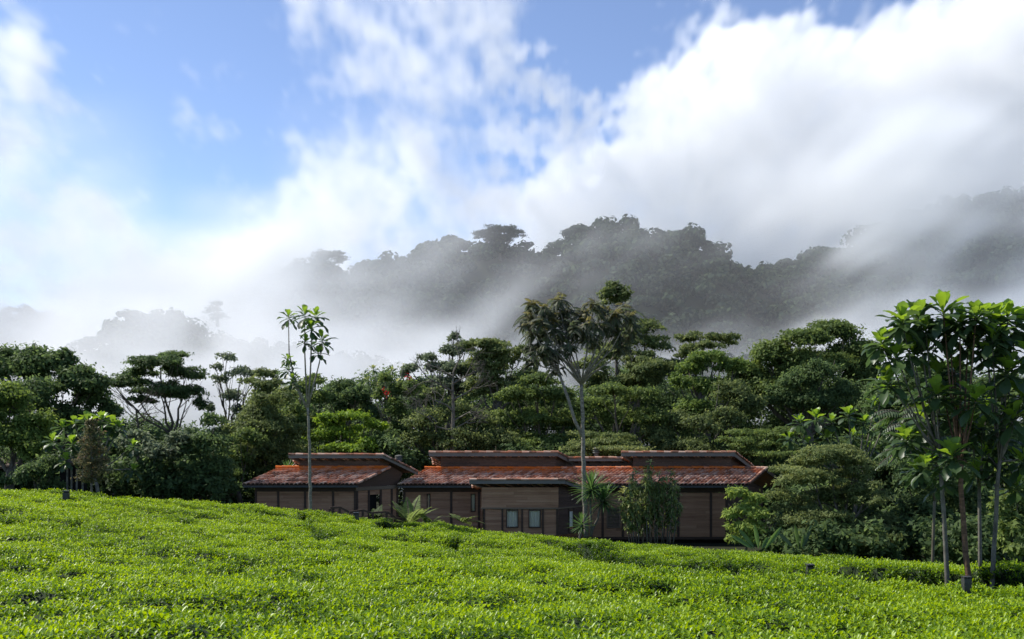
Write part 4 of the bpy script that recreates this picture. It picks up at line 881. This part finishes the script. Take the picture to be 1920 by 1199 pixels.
for (px, py, s) in tips:
    dy = rng.uniform(-1.6, 1.6); c = P(px, py, Yf + dy)
    c = c - np.array([0, 0, .35])
    for j in range(26):
        az = rng.uniform(0, 6.28); el = R(rng.uniform(-45, 30) if j < 17 else rng.uniform(20, 65)); d = (math.cos(az) * math.cos(el), math.sin(az) * math.cos(el), math.sin(el))
        frond(cr, rc, c + rng.normal(0, .12, 3), d, rng.uniform(.65, 1.15) * s * (.6 if j >= 17 else 1), rng, W=.20, n=15, bend=1.5, leafw=.075, tone=.85 if j >= 18 and py < 600 else rng.uniform(.2, .55), hang=.45)
    o0 = (1090, 722) if not (px < 1045 and py > 600) else (1048, 700)
    m = ((px * .62 + o0[0] * .38), (py * .5 + o0[1] * .5) + 6)
    if rng.random() < .62: ex.append(([P(*o0, Yf), P(o0[0] * .75 + px * .25, o0[1] * .78 + py * .22, Yf + dy * .3), P(*m, Yf + dy * .6), c], .055, .02))
ex.append(([P(1094, 822, Yf), P(1078, 790, Yf), P(1066, 750, Yf), P(1048, 700, Yf)], .10, .07))
cr.build('crown', M['leaf_hero'], fan); rc.build('leaf_rib', M['twig'], fan)
trunk_tube([P(x, y, Yf) for x, y in ((1099, 1008), (1096, 940), (1094, 880), (1094, 820), (1092, 770), (1090, 722))], .14, .09, 'bark_pale', fan, extra=ex, rng=rng)

# bare pale tree in front of the olive tree
rng = np.random.default_rng(8); Yb = 64.0; b = P(849, 850, Yb) - np.array([0, 0, 4.0])
bare = empty('bare_tree', b, 'bare pale-trunked tree with leafless twigs behind the middle roof', 'tree'); mb = MB()
mb.tube([b, P(848, 850, Yb), P(850, 780, Yb), P(849, 720, Yb), P(851, 690, Yb)], [.17, .15, .11, .07, .03], 8)
def twigs(mb, p, d, L, r, lev):
    d = unit(d); q = p + d * L; mid = p + d * L * .5 + rng.normal(0, .05 * L, 3)
    mb.tube([p, mid, q], [r, r * .75, r * .5], 4, cap=False)
    if lev: 
        for _ in range(3): twigs(mb, p + (q - p) * rng.uniform(.4, 1), d + rng.normal(0, .5, 3) + np.array([0, 0, .12]), L * rng.uniform(.5, .75), r * .55, lev - 1)
for py, sx in ((808, -1), (806, 1), (790, 1), (770, -1), (750, 1), (735, -1), (720, 1), (705, -1), (700, .3)):
    twigs(mb, P(849, py, Yb), np.array([sx, rng.uniform(-.4, .1), .55]), rng.uniform(1.2, 1.9), .06, 4)
mb.build('trunk', M['bark_grey'], bare)
b = P(255, 815, 63) - np.array([0, 0, 3.0]); bare2 = empty('bare_tree', b, 'leafless twiggy small tree left of the umbrella tree trunk', 'tree'); mb = MB()
mb.tube([b, P(262, 815, 63), P(255, 770, 63)], [.1, .08, .04], 6)
for k in range(7): twigs(mb, P(258 + rng.uniform(-3, 3), 800 - k * 6, 63), np.array([(-1) ** k * .8, rng.uniform(-.4, .2), .7]), rng.uniform(.9, 1.4), .035, 3)
mb.build('trunk', M['twig'], bare2)

# ------------------------------------------------------------------ big-leaved trees
bigleaf_tree('big-leaved tree with the leftmost trunk of the group at the right', (1781, 1096), 18.35, [(1690, 598, 1.05, -.6), (1720, 590, 1.1, .3), (1665, 712, 1.0, -.5), (1710, 655, .9), (1652, 640, .8), (1755, 735, .95, -.8), (1740, 650, .8, .8), (1700, 625, .9, .4), (1735, 615, .9), (1680, 665, .9, -.8), (1760, 700, 1.0, .8), (1735, 780, 1.0, .5), (1745, 860, .85, .6), (1700, 820, .9, .4), (1720, 880, .8, .8)], L=.52, n=23, trunk=.041, fork=(1760, 830), seed=41, W=.20, dysc=.5)
bigleaf_tree('big-leaved tree with the reddish ringed trunk in the middle of its group', (1820, 1097), 18.2, [(1768, 580, 1.15, 0), (1830, 745, 1.0, -1.0), (1786, 850, 1.0, -1.2), (1800, 600, 1.0), (1815, 640, .8, .6), (1790, 690, .8), (1735, 870, .7, -.8), (1830, 590, .8), (1780, 620, .9, .6), (1790, 770, 1.0, .9), (1770, 740, .9, .9), (1770, 900, .8, .8), (1830, 880, .8, .9), (1815, 815, .9, .6)], L=.53, n=23, trunk=.050, fork=(1800, 860), seed=42, W=.20, dysc=.5, bark='bark_red')
bigleaf_tree('big-leaved tree with the curved pale trunk nearest the right edge', (1852, 1096), 18.3, [(1860, 600, 1.2, 0), (1905, 605, 1.1, .4), (1890, 690, 1.1, -.5), (1845, 590, .9), (1915, 740, 1.0), (1880, 640, .9, .8), (1850, 660, .8), (1900, 780, 1.0, -.5), (1930, 660, 1.0), (1890, 590, .9), (1880, 820, .8, .8), (1860, 630, .9, -.6), (1870, 880, .8, .7), (1915, 860, .9, .6), (1905, 910, .8, .9), (1850, 850, .8, .9)], L=.53, n=23, trunk=.040, fork=(1876, 850), seed=43, W=.20, dysc=.5)
bigleaf_tree('thin-stemmed broadleaf sapling between the two ringed trunks', (1838, 1094), 18.8, [(1842, 800, .7), (1820, 790, .7), (1865, 810, .7), (1850, 760, .8)], L=.5, n=14, trunk=.036, fork=(1836, 900), seed=44, dysc=.5)
bigleaf_tree('glossy big-leaved tree above the soft olive tree', (1600, 1000), 53, [(1500, 790, .9), (1530, 782, 1.0), (1560, 790, .9), (1590, 775, 1.0), (1620, 790, .9), (1480, 820, .8), (1550, 820, .9), (1600, 815, 1.0), (1640, 760, 1.1), (1655, 735, 1.0), (1630, 840, .9), (1515, 830, .8), (1655, 800, 1.0)], L=.85, n=17, trunk=.11, fork=(1605, 900), seed=45)
bigleaf_tree('broad-leaved tree with pale fresh tips behind the reddish sapling', (190, 930), 50, [(118, 800, .9), (140, 792, .9), (165, 788, 1.0), (190, 785, 1.0), (212, 795, .8), (100, 825, .8), (135, 830, .9), (205, 820, .8), (250, 835, .7), (125, 860, .8), (250, 880, .7), (222, 800, .8)], L=.85, n=16, trunk=.09, fork=(175, 880), seed=46)
# drooping compound leaves at the left of the group
rng = np.random.default_rng(9); Yd = 22.5; b = P(1748, 1085, Yd); dr = empty('feather_leaf_tree', b, 'tree with long drooping ribbed compound leaves left of the big-leaved trunks', 'tree'); cr = MB(); rc = MB(); ex = []
for (px, py) in ((1730, 745), (1715, 800), (1700, 780), (1745, 830), (1700, 850), (1740, 770)):
    c = P(px, py, Yd + rng.uniform(-.4, .4)); ex.append(([P(1752, 940, Yd), P(1748, 880, Yd), c], .03, .015))
    for j in range(9):
        az = rng.uniform(0, 6.28); el = R(rng.uniform(0, 50)); frond(cr, rc, c, (math.cos(az) * math.cos(el) - .35, math.sin(az) * math.cos(el), math.sin(el)), rng.uniform(.65, .95), rng, W=.25, n=14, bend=1.3, leafw=.10, tone=rng.uniform(.3, .6), hang=.5)
cr.build('crown', M['leaf_big'], dr); rc.build('leaf_rib', M['twig'], dr)
trunk_tube([b, P(1750, 1000, Yd), P(1752, 940, Yd)], .035, .03, 'bark', dr, extra=ex)

# ------------------------------------------------------------------ plants by the lodge
def strap_head(mb, c, n, L, W, rng, low=-40):
    for i in range(n):
        f = i / (n - 1); az = i * 2.4 + rng.normal(0, .1); el = R(85 + (low - 85) * f); l = L * (.7 + .3 * math.sin(f * math.pi)) * rng.uniform(.9, 1.08)
        V, Fc = big_leaf(c + np.array([0, 0, -.2 * f]), (math.cos(az) * math.cos(el), math.sin(az) * math.cos(el), math.sin(el)), l, W, rng, bend=.12 + .35 * f, shape='strap', folds=.3)
        mb.add(V, Fc, float(np.clip(.75 - .5 * f + rng.normal(0, .08), 0, 1)))
rng = np.random.default_rng(12)
green('leaf_strap', (.012, .026, .010), (.030, .058, .018), (.060, .10, .028), gloss=.5, rough=.35)
def dracaena(label, base, Y, heads, n, L, seed):
    b = P(*base, Y); root = empty('spiky_palm', b, label, 'plant'); mb = MB(); tb = MB()
    for px, py, s in heads:
        c = P(px, py, Y + rng.uniform(-.2, .2)); strap_head(mb, c, int(n * s), L * s, .07, rng); tb.tube(curve_pts(b - np.array([0, 0, .3]), c, n=5, jit=.02, rng=rng), np.linspace(.07, .05, 5), 7)
    mb.build('leaves', M['leaf_strap'], root, smooth=True); tb.build('stem', M['bark_grey'], root, smooth=True)
dracaena('two-headed spiky palm with long sword leaves right of the porch', (1108, 1000), 52.5, [(1109, 915, 1.25), (1132, 936, 1.2)], 74, 1.05, 1)
dracaena('low spiky rosette plant at the foot of the porch corner', (1088, 1005), 52.2, [(1090, 982, 1.0)], 46, .85, 2)
dracaena('spiky green plant top showing over the left end of the left roof', (540, 900), 59.5, [(537, 882, 1.0)], 50, .9, 3)
# tall leggy shrub with hanging leaves
def cane_shrub(label, Y, stems, base, leafm, L, seed, n_per=9, name='tall_shrub'):
    rng = np.random.default_rng(seed); b = P(base[0], base[1], Y); root = empty(name, b, label, 'shrub'); mb = MB(); tb = MB()
    for (px, top, bot) in stems:
        yy = Y + rng.uniform(-.6, .6); p0 = P(base[0] + (px - base[0]) * .8, base[1], yy); c = P(px, top, yy); tb.tube(curve_pts(p0 - np.array([0, 0, .3]), c, n=6, jit=.01, rng=rng), np.linspace(.035, .018, 6), 6)
        nl = int((bot - top) / 5.5)
        for k in range(nl):
            z = P(px + rng.normal(0, 3), top + k * 5.5 + rng.uniform(-2, 2), yy + rng.normal(0, .12))
            for j in range(n_per):
                az = rng.uniform(0, 6.28); el = R(rng.uniform(-10, 60) if k == 0 else rng.uniform(-55, 30)); V, Fc = big_leaf(z, (math.cos(az) * math.cos(el), math.sin(az) * math.cos(el), math.sin(el)), L * rng.uniform(.7, 1.2), L * .24, rng, bend=1.0, shape='lance', nseg=4)
                mb.add(V, Fc, float(np.clip((.85 if k == 0 else rng.choice([.35, .5, .6, .95], p=[.4, .3, .22, .08])) + rng.normal(0, .08), 0, 1)))
    mb.build('leaves', M[leafm], root, smooth=True); tb.build('stem', M['bark_grey'], root, smooth=True)
cane_shrub('tall leggy shrub with drooping yellow-green leaves in front of the right wing', 53.0, [(1187, 884, 990), (1180, 905, 1000), (1202, 900, 985), (1218, 866, 930), (1222, 892, 990), (1236, 888, 985), (1258, 884, 985), (1266, 905, 975), (1170, 925, 985), (1210, 930, 1005), (1250, 930, 995), (1245, 900, 960), (1192, 940, 1000), (1272, 940, 965), (1200, 920, 1005), (1232, 915, 1005), (1176, 915, 995), (1262, 915, 1000), (1214, 895, 985), (1228, 900, 975)], (1222, 1012), 'leaf_sick', .34, 51, n_per=13)
T_('light green dense shrub at the right corner of the lodge', 1400, 49.5, [(1385, 925, 24, 14), (1412, 935, 22, 14), (1395, 955, 36, 20), (1425, 965, 20, 16), (1375, 965, 18, 16), (1400, 990, 36, 20), (1395, 1012, 30, 14)], 'leaf_fresh', 'shrub', 'shrub', leaf=.24, dens=80, trunk=.05, base=1030, tone0=.95, droop=.5, aspect=.36, split=4, bark='bark_grey')
# low leaves left of it
def blade_plant(label, base, Y, blades, W=.21, name='paddle_leaf_plant', m='leaf_flat', seed=3):
    rng = np.random.default_rng(seed); b = P(*base, Y); root = empty(name, b, label, 'plant')
    for (dx, top, lean) in blades:
        mb = MB(); c = P(base[0] + dx * .25, base[1] + 8, Y); tip = P(base[0] + dx, top, Y + lean); d = tip - c; L = np.linalg.norm(d)
        V, Fc = big_leaf(c, d, L * 1.03, W, rng, bend=.12, upv=np.array([0, -1, .25]), shape='lance', nseg=9, folds=.25); mb.add(V, Fc, float(rng.uniform(.4, .75))); mb.build('leaf', M[m], root, smooth=True)
blade_plant('clump of four upright paddle leaves right of the corner shrub', (1425, 1022), 45.5, [(-38, 992, .2), (-10, 985, 0), (38, 988, -.2), (-52, 1003, .3), (14, 1008, .2)], seed=3)
blade_plant('smaller dark paddle-leaved clump further right before the olive tree', (1500, 1022), 46.0, [(-9, 985, 0), (20, 984, .2), (-40, 998, .3), (8, 1002, 0)], W=.19, m='leaf_big', seed=4)
# tree ferns
def fern(label, base, Y, n, L, seed, up=35, spec=None, tone=.6, m='leaf_fern'):
    rng = np.random.default_rng(seed); b = P(*base, Y); root = empty('fern', b, label, 'fern'); mb = MB(); rc = MB()
    for i in range(n):
        az, el = spec[i] if spec else (i * 2.4 + rng.normal(0, .2), up + rng.normal(0, 12)); az = az if not spec else R(az)
        e_ = R(el); frond(mb, rc, b, (math.cos(az) * math.cos(e_), math.sin(az) * math.cos(e_), math.sin(e_)), L * rng.uniform(.85, 1.1), rng, W=.55 * L / 2, n=26, bend=.8, leafw=.13, tone=tone, hang=.05)
    mb.build('fronds', M[m], root); rc.build('leaf_rib', M['twig'], root)
fern('large light green tree fern beside the entrance of the left wing', (768, 985), 52, 8, 1.75, 61, spec=[(150, 62), (110, 75), (60, 70), (20, 48), (-20, 55), (190, 35), (-60, 50), (200, 60)])
fern('second grey-green fern below the slit window of the middle wing', (868, 980), 53, 6, 1.15, 62, up=40, tone=.35)
fern('low pale fern spreading on the ground right of the big tree fern', (805, 985), 51.6, 6, .95, 63, up=25, tone=.55)
fern('dark small-leaved fern by the door of the left wing', (705, 972), 53.5, 8, .95, 64, up=45, tone=.2, m='leaf_mid')
# ridge trees on the mountain
def far_tree(label, px, base, Y, pads, seed, trunk=.7, leaf=1.0, m='leaf_far', style='pad'):
    T_(label, px, Y, pads, m, leaf=leaf, dens=3.2, trunk=trunk, base=base, style=style, seed=seed, twigs=2, fork=base - (base - pads[0][1]) * .35)
far_tree('domed tree with bare limbs standing clear on the misty mountain ridge', 938, 492, 515, [(935, 432, 32, 9), (905, 440, 20, 7), (965, 440, 20, 8), (935, 446, 34, 7)], 81)
far_tree('faint umbrella tree on the ridge swallowed by bright mist', 622, 525, 515, [(618, 480, 30, 8), (600, 486, 18, 7), (640, 488, 14, 7)], 82)
far_tree('dark conifer-like tree alone on the lower misty spur', 408, 612, 300, [(404, 570, 16, 7), (400, 582, 20, 8), (412, 594, 22, 9)], 83, leaf=.6, trunk=.5)
far_tree('spreading tree on the left shoulder of the mountain summit', 1080, 450, 515, [(1075, 434, 18, 6), (1062, 438, 12, 5)], 84)
# ------------------------------------------------------------------ mist and clouds: real volumes
def fbm3(shape, base, octv, seed, gain=.55, asp=(1, .5, .5)):
    rng = np.random.default_rng(seed); out = np.zeros(shape, np.float32); amp = 1; f = base; tot = 0
    for _ in range(octv):
        g = [max(2, int(f * s)) + 2 for s in asp]; r = rng.random(g).astype(np.float32)
        for ax, n in enumerate(shape):
            t = np.linspace(0, g[ax] - 1.001, n); i = t.astype(int); fr = t - i; fr = fr * fr * (3 - 2 * fr); sh = [1, 1, 1]; sh[ax] = n
            fr = fr.reshape(sh).astype(np.float32); r = np.take(r, i, ax) * (1 - fr) + np.take(r, i + 1, ax) * fr
        out += amp * r; tot += amp; amp *= gain; f *= 2
    out /= tot; return (out - out.mean()) / out.std()
def map2(px, py, cols, rows, G):
    """smooth lookup of a coarse table of cover over the view directions"""
    G = np.array(G, np.float32); cols = np.array(cols, float); rows = np.array(rows, float)
    fx = np.interp(px, cols, np.arange(len(cols))); fy = np.interp(py, rows, np.arange(len(rows)))
    ix = np.clip(fx.astype(int), 0, len(cols) - 2); iy = np.clip(fy.astype(int), 0, len(rows) - 2)
    tx = fx - ix; ty = fy - iy; tx = tx * tx * (3 - 2 * tx); ty = ty * ty * (3 - 2 * ty)
    return (G[iy, ix] * (1 - tx) + G[iy, ix + 1] * tx) * (1 - ty) + (G[iy + 1, ix] * (1 - tx) + G[iy + 1, ix + 1] * tx) * ty
def volume(name, label, lo, hi, res, dens, mat):
    nx, ny, nz = res
    me = bpy.data.meshes.new(name); me.vertices.add(dens.size); me.attributes.new('den', 'FLOAT', 'POINT').data.foreach_set('value', dens.ravel(order='F').astype(np.float32))
    o = link(name, me, mat); tag(o, label, kind='stuff')
    ng = bpy.data.node_groups.new('air', 'GeometryNodeTree'); ng.interface.new_socket('Geometry', in_out='INPUT', socket_type='NodeSocketGeometry'); ng.interface.new_socket('Geometry', in_out='OUTPUT', socket_type='NodeSocketGeometry')
    N = ng.nodes; L = ng.links; gi = N.new('NodeGroupInput'); go = N.new('NodeGroupOutput'); vc = N.new('GeometryNodeVolumeCube')
    vc.inputs['Min'].default_value = lo; vc.inputs['Max'].default_value = hi
    for k, v in zip('XYZ', res): vc.inputs['Resolution ' + k].default_value = v
    pos = N.new('GeometryNodeInputPosition').outputs[0]
    def vm(op, a, b=None):
        m = N.new('ShaderNodeVectorMath'); m.operation = op; L.new(a, m.inputs[0])
        if b is not None: m.inputs[1].default_value = b
        return m.outputs['Value'] if op == 'DOT_PRODUCT' else m.outputs[0]
    p = vm('SUBTRACT', pos, lo); p = vm('DIVIDE', p, [(h - l) / (n - 1) for l, h, n in zip(lo, hi, res)]); p = vm('FLOOR', vm('ADD', p, (.5, .5, .5)))
    idx = vm('DOT_PRODUCT', p, (1, nx, nx * ny))
    si = N.new('GeometryNodeSampleIndex'); si.data_type = 'FLOAT'; si.domain = 'POINT'; L.new(gi.outputs[0], si.inputs['Geometry'])
    na = N.new('GeometryNodeInputNamedAttribute'); na.data_type = 'FLOAT'; na.inputs[0].default_value = 'den'
    L.new(na.outputs[0], si.inputs['Value']); L.new(idx, si.inputs['Index']); L.new(si.outputs[0], vc.inputs['Density'])
    sm = N.new('GeometryNodeSetMaterial'); sm.inputs['Material'].default_value = mat; L.new(vc.outputs[0], sm.inputs[0]); L.new(sm.outputs[0], go.inputs[0])
    o.modifiers.new('air', 'NODES').node_group = ng; return o
def vol_mat(name, col, aniso, rate=1.0):
    m = bpy.data.materials.new(name); m.use_nodes = True; nt = m.node_tree; nt.nodes.clear(); out = nt.nodes.new('ShaderNodeOutputMaterial'); pv = nt.nodes.new('ShaderNodeVolumePrincipled')
    pv.inputs['Density'].default_value = 1.0; pv.inputs['Anisotropy'].default_value = aniso; pv.inputs['Color'].default_value = (*col, 1); nt.links.new(pv.outputs[0], out.inputs['Volume'])
    try: m.cycles.volume_step_rate = rate
    except Exception: pass
    return m
M['mist'] = vol_mat('mist', (.935, .945, .95), .3, 1.2); M['cloud'] = vol_mat('cloud', (.99, .99, .99), .15, 1.0)
def axes3(lo, hi, res): return [np.linspace(l, h, n).astype(np.float32) for l, h, n in zip(lo, hi, res)]
COLS = [-160, 0, 160, 320, 480, 640, 800, 960, 1120, 1280, 1440, 1600, 1760, 1920, 2080]
# mist lying over the valley and on the face of the mountain
lo, hi, res = (-440., 270., -12.), (440., 372., 165.), (330, 18, 70)
ax, ay, az = axes3(lo, hi, res); X, Y, Z = np.meshgrid(ax, ay, az, indexing='ij')
px = 960 + F * X / Y; py = HY - F * (Z - CZ) / Y
ROWS = [150, 260, 340, 400, 460, 520, 580, 640, 700, 760]
G = [[.0, .0, .0, .0, .0, .0, .0, .0, .0, .0, .0, .0, .0, .0, .0],
     [.2, .2, .1, .0, .0, .1, .0, .0, .0, .0, .2, .5, .7, .7, .7],
     [.4, .4, .2, .0, .0, .3, .1, .0, .0, .1, .8, .95, .95, .92, .9],
     [.5, .5, .4, .0, .4, .5, .25, .03, .10, .22, .88, .92, .82, .66, .5],
     [.5, .55, .75, .6, .85, .55, .46, .15, .22, .34, .70, .60, .35, .45, .5],
     [.45, .45, .80, .97, .97, .80, .62, .34, .40, .25, .20, .30, .50, .6, .6],
     [.5, .5, .75, .90, .88, .45, .60, .42, .32, .14, .12, .40, .80, .85, .8],
     [.6, .55, .75, .80, .90, .82, .76, .60, .45, .28, .40, .85, .95, .97, .95],
     [.8, .85, .92, .95, .98, .96, .94, .85, .70, .55, .70, .92, .97, .98, .98],
     [.9, .95, .96, .97, .98, .98, .97, .95, .90, .90, .95, .98, .98, .98, .98]]
cov = map2(px, py, COLS, ROWS, G)
n1 = fbm3(res, 42, 3, 201, gain=.72, asp=(1, .03, .13)); n2 = fbm3(res, 14, 2, 202, asp=(1, .06, .15))
for k in range(res[2]): n1[:, :, k] = np.roll(n1[:, :, k], int(k * 1.1), 0); n2[:, :, k] = np.roll(n2[:, :, k], int(k * .8), 0)
tau = -np.log(1 - np.clip(cov, 0, .975)); base_tau = .10 * np.clip((py - 330) / 60, 0, 1)
kk = 1 - .6 * cov ** 3; wisp = np.clip(np.exp(kk * (.8 * n1 + .7 * n2) - .35 * kk), 0.0, 5)
prof = np.exp(-((Y - 321) / 26) ** 2); length = 26 * 1.77
def fade(A, l, h, w): return np.clip((A - l) / w, 0, 1) * np.clip((h - A) / w, 0, 1)
d = ((tau * wisp + base_tau) * prof / length * fade(Y, 271, 371, 12) * fade(X, -436, 436, 30) * np.clip((162 - Z) / 25, 0, 1)).astype(np.float32); d[d < 4e-5] = 0
volume('mist', 'pale torn mist drifting across the face of the forested mountain', lo, hi, res, d, M['mist'])
# low fog in the valley in front of the spur
lo, hi, res = (-200., 130., -12.), (200., 200., 42.), (170, 14, 34)
ax, ay, az = axes3(lo, hi, res); X, Y, Z = np.meshgrid(ax, ay, az, indexing='ij')
px = 960 + F * X / Y; py = HY - F * (Z - CZ) / Y
ROWS = [480, 540, 580, 640, 700, 760]
G = [[.0, .0, .0, .0, .0, .0, .0, .0, .0, .0, .0, .0, .0, .0, .0],
     [.0, .0, .2, .3, .4, .2, .0, .0, .0, .0, .0, .0, .1, .1, .1],
     [.2, .2, .5, .6, .6, .4, .1, .0, .0, .0, .0, .1, .3, .3, .3],
     [.3, .3, .6, .70, .8, .7, .5, .1, .0, .0, .1, .4, .5, .5, .5],
     [.5, .5, .8, .92, .93, .9, .7, .4, .3, .3, .4, .5, .6, .6, .6],
     [.6, .6, .9, .95, .95, .9, .8, .5, .4, .4, .5, .6, .7, .7, .7]]
cov = map2(px, py, COLS, ROWS, G); n1 = fbm3(res, 40, 3, 211, gain=.65, asp=(1, .04, .12))
d = (-np.log(1 - cov) * np.clip(1 + .6 * n1, .1, 3) * np.exp(-((Y - 165) / 20) ** 2) / 35 * fade(Y, 131, 199, 10) * fade(X, -198, 198, 20) * np.clip((41 - Z) / 12, 0, 1)).astype(np.float32); d[d < 1e-4] = 0
volume('valley_mist', 'bright fog filling the valley just beyond the trees', lo, hi, res, d, M['mist'])
# clouds behind and above the ridge
lo, hi, res = (-560., 640., -20.), (600., 800., 385.), (400, 26, 140)
ax, ay, az = axes3(lo, hi, res); X, Y, Z = np.meshgrid(ax, ay, az, indexing='ij')
px = 960 + F * X / Y; py = HY - F * (Z - CZ) / Y
ROWS = [-60, 0, 100, 200, 300, 400, 500, 600, 700]
G = [[.3, .1, .05, .0, .1, .5, .5, .4, .0, .0, .0, .0, .1, .5, .6],
     [.3, .22, .05, .0, .10, .52, .55, .35, .05, .0, .02, .05, .15, .75, .8],
     [.6, .62, .20, .0, .05, .48, .52, .15, .0, .15, .62, .58, .80, 1.0, 1.],
     [.7, .62, .05, .0, .0, .40, .58, .12, .22, .72, 1.0, 1.0, 1.0, 1.0, 1.],
     [.9, .80, .20, .0, .05, .66, .78, .15, .66, 1.0, 1.0, 1.0, 1.0, 1.0, 1.],
     [.74, .74, .66, .0, .35, .82, .90, .78, 1.0, 1.0, 1.0, 1.0, .85, .6, .6],
     [.72, .72, .8, .9, .9, 1.0, 1.0, 1.0, 1.0, 1.0, .9, .8, .6, .6, .6],
     [1.0, 1.0, 1.0, 1.0, 1.0, 1.0, 1.0, 1.0, 1.0, 1.0, 1., 1., 1., 1., 1.],
     [1.0, 1.0, 1.0, 1.0, 1.0, 1.0, 1.0, 1.0, 1.0, 1.0, 1., 1., 1., 1., 1.]]
cov = map2(px, py, COLS, ROWS, G)
n1 = fbm3(res, 20, 5, 301, gain=.72, asp=(1, .05, .35)); n2 = fbm3(res, 4, 3, 302, asp=(1, .2, .4)); n3 = fbm3(res, 60, 3, 303, gain=.75, asp=(1, .05, .35))
dep = 1 - ((Y - 720) / 75) ** 2
sharp = np.clip((px - 880) / 160, 0, 1)
f = (cov - .5) * 2.2 + .46 * n1 + .14 * n2 + .20 * n3 - .30 * (1 - dep)
dw = np.clip(f + .08, 0, .95) * .010 * np.clip(1 + .8 * n3, .05, 3.5)      # thin torn veils
dd = np.clip(f * 4.5, 0, 1.2) * .021 * np.clip(1 + .35 * n3, .2, 2.4)     # dense cumulus
d = (dw * (1 - sharp) + dd * sharp)
d = (d * fade(Y, 642, 798, 20) * np.clip((383 - Z) / 8, 0, 1) * fade(X, -556, 596, 20)).astype(np.float32); d[d < 2e-4] = 0
volume('clouds', 'white cumulus and torn cloud rising behind the mountain ridge', lo, hi, res, d, M['cloud'])
